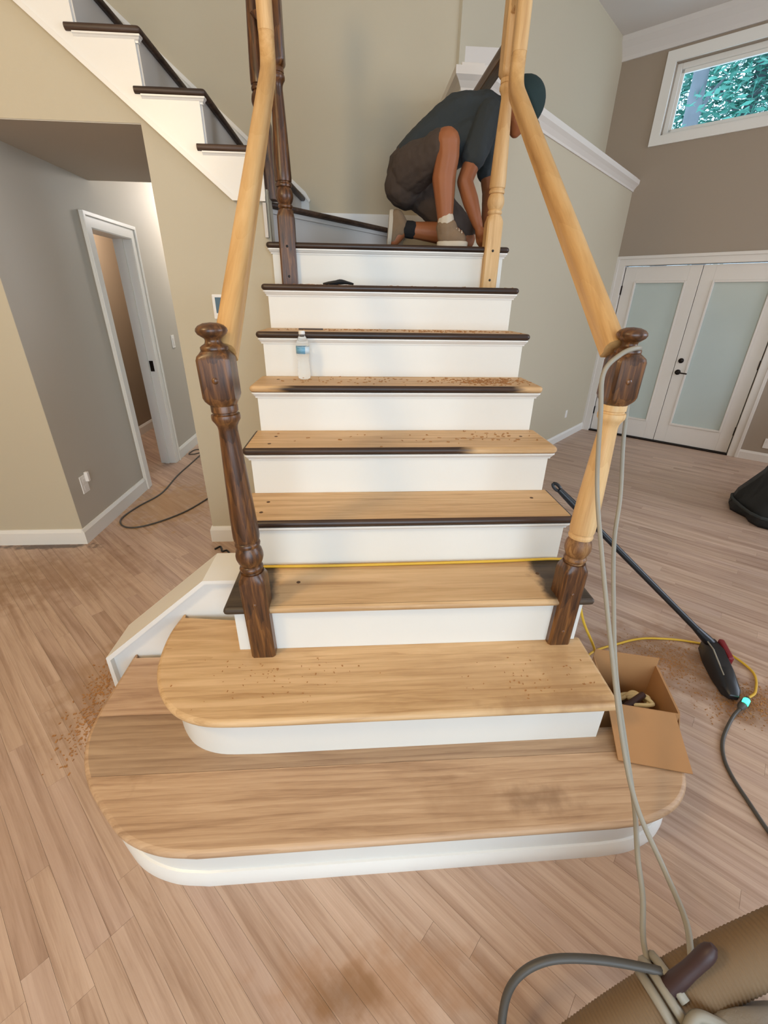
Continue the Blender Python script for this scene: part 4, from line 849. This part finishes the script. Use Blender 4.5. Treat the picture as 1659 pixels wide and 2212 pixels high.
per = tag(obj('person', blob(body, .0055, 4, extra=head_extra), M['skin'], smooth='all', origin=(.36, 2.05, LZ8)), 'person in dark shirt, brown shorts and green cap kneeling on the landing', 'person')
E_ = .014
def add(seg, e): return [(p, r1+e, q, r2+e) for p, r1, q, r2 in seg]
slR = tuple(V(shR)+(V(elR)-V(shR))*.62); slL = tuple(V(shL)+(V(elL)-V(shL))*.62)
shirt = [((.235, 2.195, 2.125), .112, wai, .112), (wai, .112, che, .124), (che, .124, upp, .104), (shR, .066, shL, .066), (upp, .075, (.625, 2.125, 2.32), .066), (shR, .064, slR, .062), (shL, .064, slL, .062), ((.33, 2.15, 2.13), .09, (.50, 2.10, 2.20), .10)]
obj('shirt', blob(shirt, .006, 4, .006), M['shirt'], per, smooth='all')
shorts = [(pel, .120, (.25, 2.20, 2.13), .112), (hipR, .112, (.30, 1.985, 2.10), .086), ((.30, 1.985, 2.10), .086, (.335, 1.935, 2.125), .076), (hipL, .112, (.46, 2.18, 1.855), .088), ((.46, 2.18, 1.855), .088, (.51, 2.16, 1.81), .080), ((.18, 2.16, 2.02), .105, (.20, 2.25, 2.02), .105)]
obj('shorts', blob(shorts, .006, 4, .007), M['shorts'], per, smooth='all')
# cap: shell over the crown with a short brim
bm = bmesh.new(); rows = []
for j in range(9):
    th_ = PI*.50*j/8; ring = []
    for i in range(28):
        a = 2*PI*i/28; rr_ = math.sin(th_); ring.append(bm.verts.new(hc-cr_*.004+cr_*(.120*math.cos(th_))+fa*(.106*rr_*math.cos(a))+sdv*(.086*rr_*math.sin(a)))) if j else None
    rows.append(ring if j else [bm.verts.new(hc+cr_*.116)])
bridge(bm, rows); obj('cap', bm, M['cap'], per, smooth='all')
bm = bmesh.new(); rows = []
for u, dz in ((0, 0), (.02, .0), (.045, -.006)):
    rows.append([bm.verts.new(hc+fa*(.075+.028*math.cos(a)+u)+cr_*(.018+dz-.02*math.sin(a)**2)+sdv*(.072*math.sin(a))) for a in [(-.9+1.8*k/10) for k in range(11)]])
bridge(bm, rows, closed=False); geo = bmesh.ops.solidify(bm, geom=bm.faces[:], thickness=.004); obj('cap_brim', bm, M['cap'], per, smooth=True)
obj('sock', blob([((.235, 2.15, 1.812), .044, (.205, 2.15, 1.814), .043)], .005, 2), M['sock'], per, smooth='all')
obj('sock', blob([(tuple(V(anR)+V((0, 0, .03))), .042, anR, .042)], .005, 2), M['sole'], per, smooth='all')
def shoe(heel, toe, up_, ank, wid, tongue):
    """heel and toe at sole level; up_ = away from the sole"""
    heel, toe, up_, ank = V(heel), V(toe), V(up_).normalized(), V(ank); d = (toe-heel).normalized(); L_ = (toe-heel).length
    s = blob([(heel+d*.036+up_*.036, .036, heel+d*L_*.55+up_*.038, .040), (heel+d*L_*.55+up_*.036, .040, toe-d*.042+up_*.026, .034), (heel+d*.040+up_*.04, .038, ank, .046), (heel+d*L_*.5+up_*.05, .032, ank+d*.02, .042)], .0055, 4, .002)
    so = obj('shoe', s, M['shoe'], per, smooth='all'); sv = up_.cross(d).normalized(); bm = bmesh.new(); rows = []
    out = []
    for k in range(24):
        a = 2*PI*k/24; x = math.cos(a); y = math.sin(a); wd = wid*(.92+.14*x-.10*(1 if -.5 < x < .1 else 0)); out.append((heel+toe)/2+d*(L_/2*math.copysign(abs(x)**.8, x))+sv*(wd*y))
    for h, e in ((-.006, .97), (.0, 1.0), (.012, 1.0), (.016, .96)): c_ = (heel+toe)/2; rows.append([bm.verts.new(c_+(p-c_)*e+up_*h) for p in out])
    bridge(bm, rows); obj('sole', bm, M['sole'], so, smooth=True)
    if tongue:
        for k in range(4): c_ = heel+d*(L_*(.50+.09*k))+up_*(.083-.008*k); obj('lace', tube(bmesh.new(), [c_-sv*.022-up_*.006, c_+up_*.004, c_+sv*.022-up_*.006], .0035, 6), M['sole'], so)
    return so
shoe((.335, 1.905, LZ8+.008), (.492, 1.885, LZ8+.008), (0, 0, 1), (.372, 1.905, 1.795), .041, True)
shoe((.112, 2.15, 1.905), (.098, 2.15, 1.725), (1, 0, .12), (.165, 2.15, 1.83), .041, False)

# ================================================================== TREES OUTSIDE THE HIGH WINDOW
def tree(label, base_, h, crown, seed, n):
    random.seed(seed); t = thing('tree', label, 'tree', base_, 'trees outside the high window'); b = V(base_)
    lean = V((random.uniform(-.3, .3), random.uniform(-.3, .3), 0))
    tk_ = obj('trunk', tube(bmesh.new(), catmull([b, b+UP*h*.4+lean*.4, b+UP*h+lean], 6), [.19-.008*k for k in range(13)], 10), M['bark'], t, smooth='all')
    for k in range(4):
        s_ = b+UP*h*(.5+.1*k)+lean*.6; e_ = s_+V((random.uniform(-1.6, 1.6), random.uniform(-1.2, 1.2), random.uniform(.6, 1.4))); obj('branch', tube(bmesh.new(), [s_, (s_+e_)/2+UP*.1, e_], [.05, .035, .015], 7), M['bark'], t, smooth='all')
    bm = bmesh.new()
    for _ in range(n):
        cl = crown[random.randrange(len(crown))]; p = b+V((cl[0]+random.gauss(0, cl[3]), cl[1]+random.gauss(0, cl[3]), cl[2]+random.gauss(0, cl[3]*.9)))
        a = V((random.gauss(0, 1), random.gauss(0, 1), random.gauss(0, .6))).normalized(); c = a.orthogonal().normalized(); s_ = random.uniform(.05, .12)
        vs = [bm.verts.new(p+a*s_*x+c*s_*y) for x, y in ((-1, 0), (0, .45), (1, 0), (0, -.45))]; bm.faces.new(vs)
    o = obj('foliage', bm, M['leaf'], t); o['kind'] = 'stuff'
cl = [(-1.0, 0, 4.6, .8), (.8, .3, 5.0, .8), (0, -.3, 6.0, .9), (-.6, .3, 7.2, .9), (.8, 0, 7.8, .8)]
tree('slender leafy tree with pale trunk seen through the high window', (6.05, 8.9, -.5), 8.0, cl, 21, 1800)
tree('broad leafy tree with crown filling the high window behind the slender one', (8.6, 11.6, -.5), 9.5, [(a*1.6, b*1.6, c*1.15, d*1.5) for a, b, c, d in cl], 22, 22000)
tree('leafy tree farther back beside the broad one outside the window', (11.4, 8.6, -.5), 9.5, [(a*1.5, b*1.5, c*1.1, d*1.4) for a, b, c, d in cl], 23, 16000)
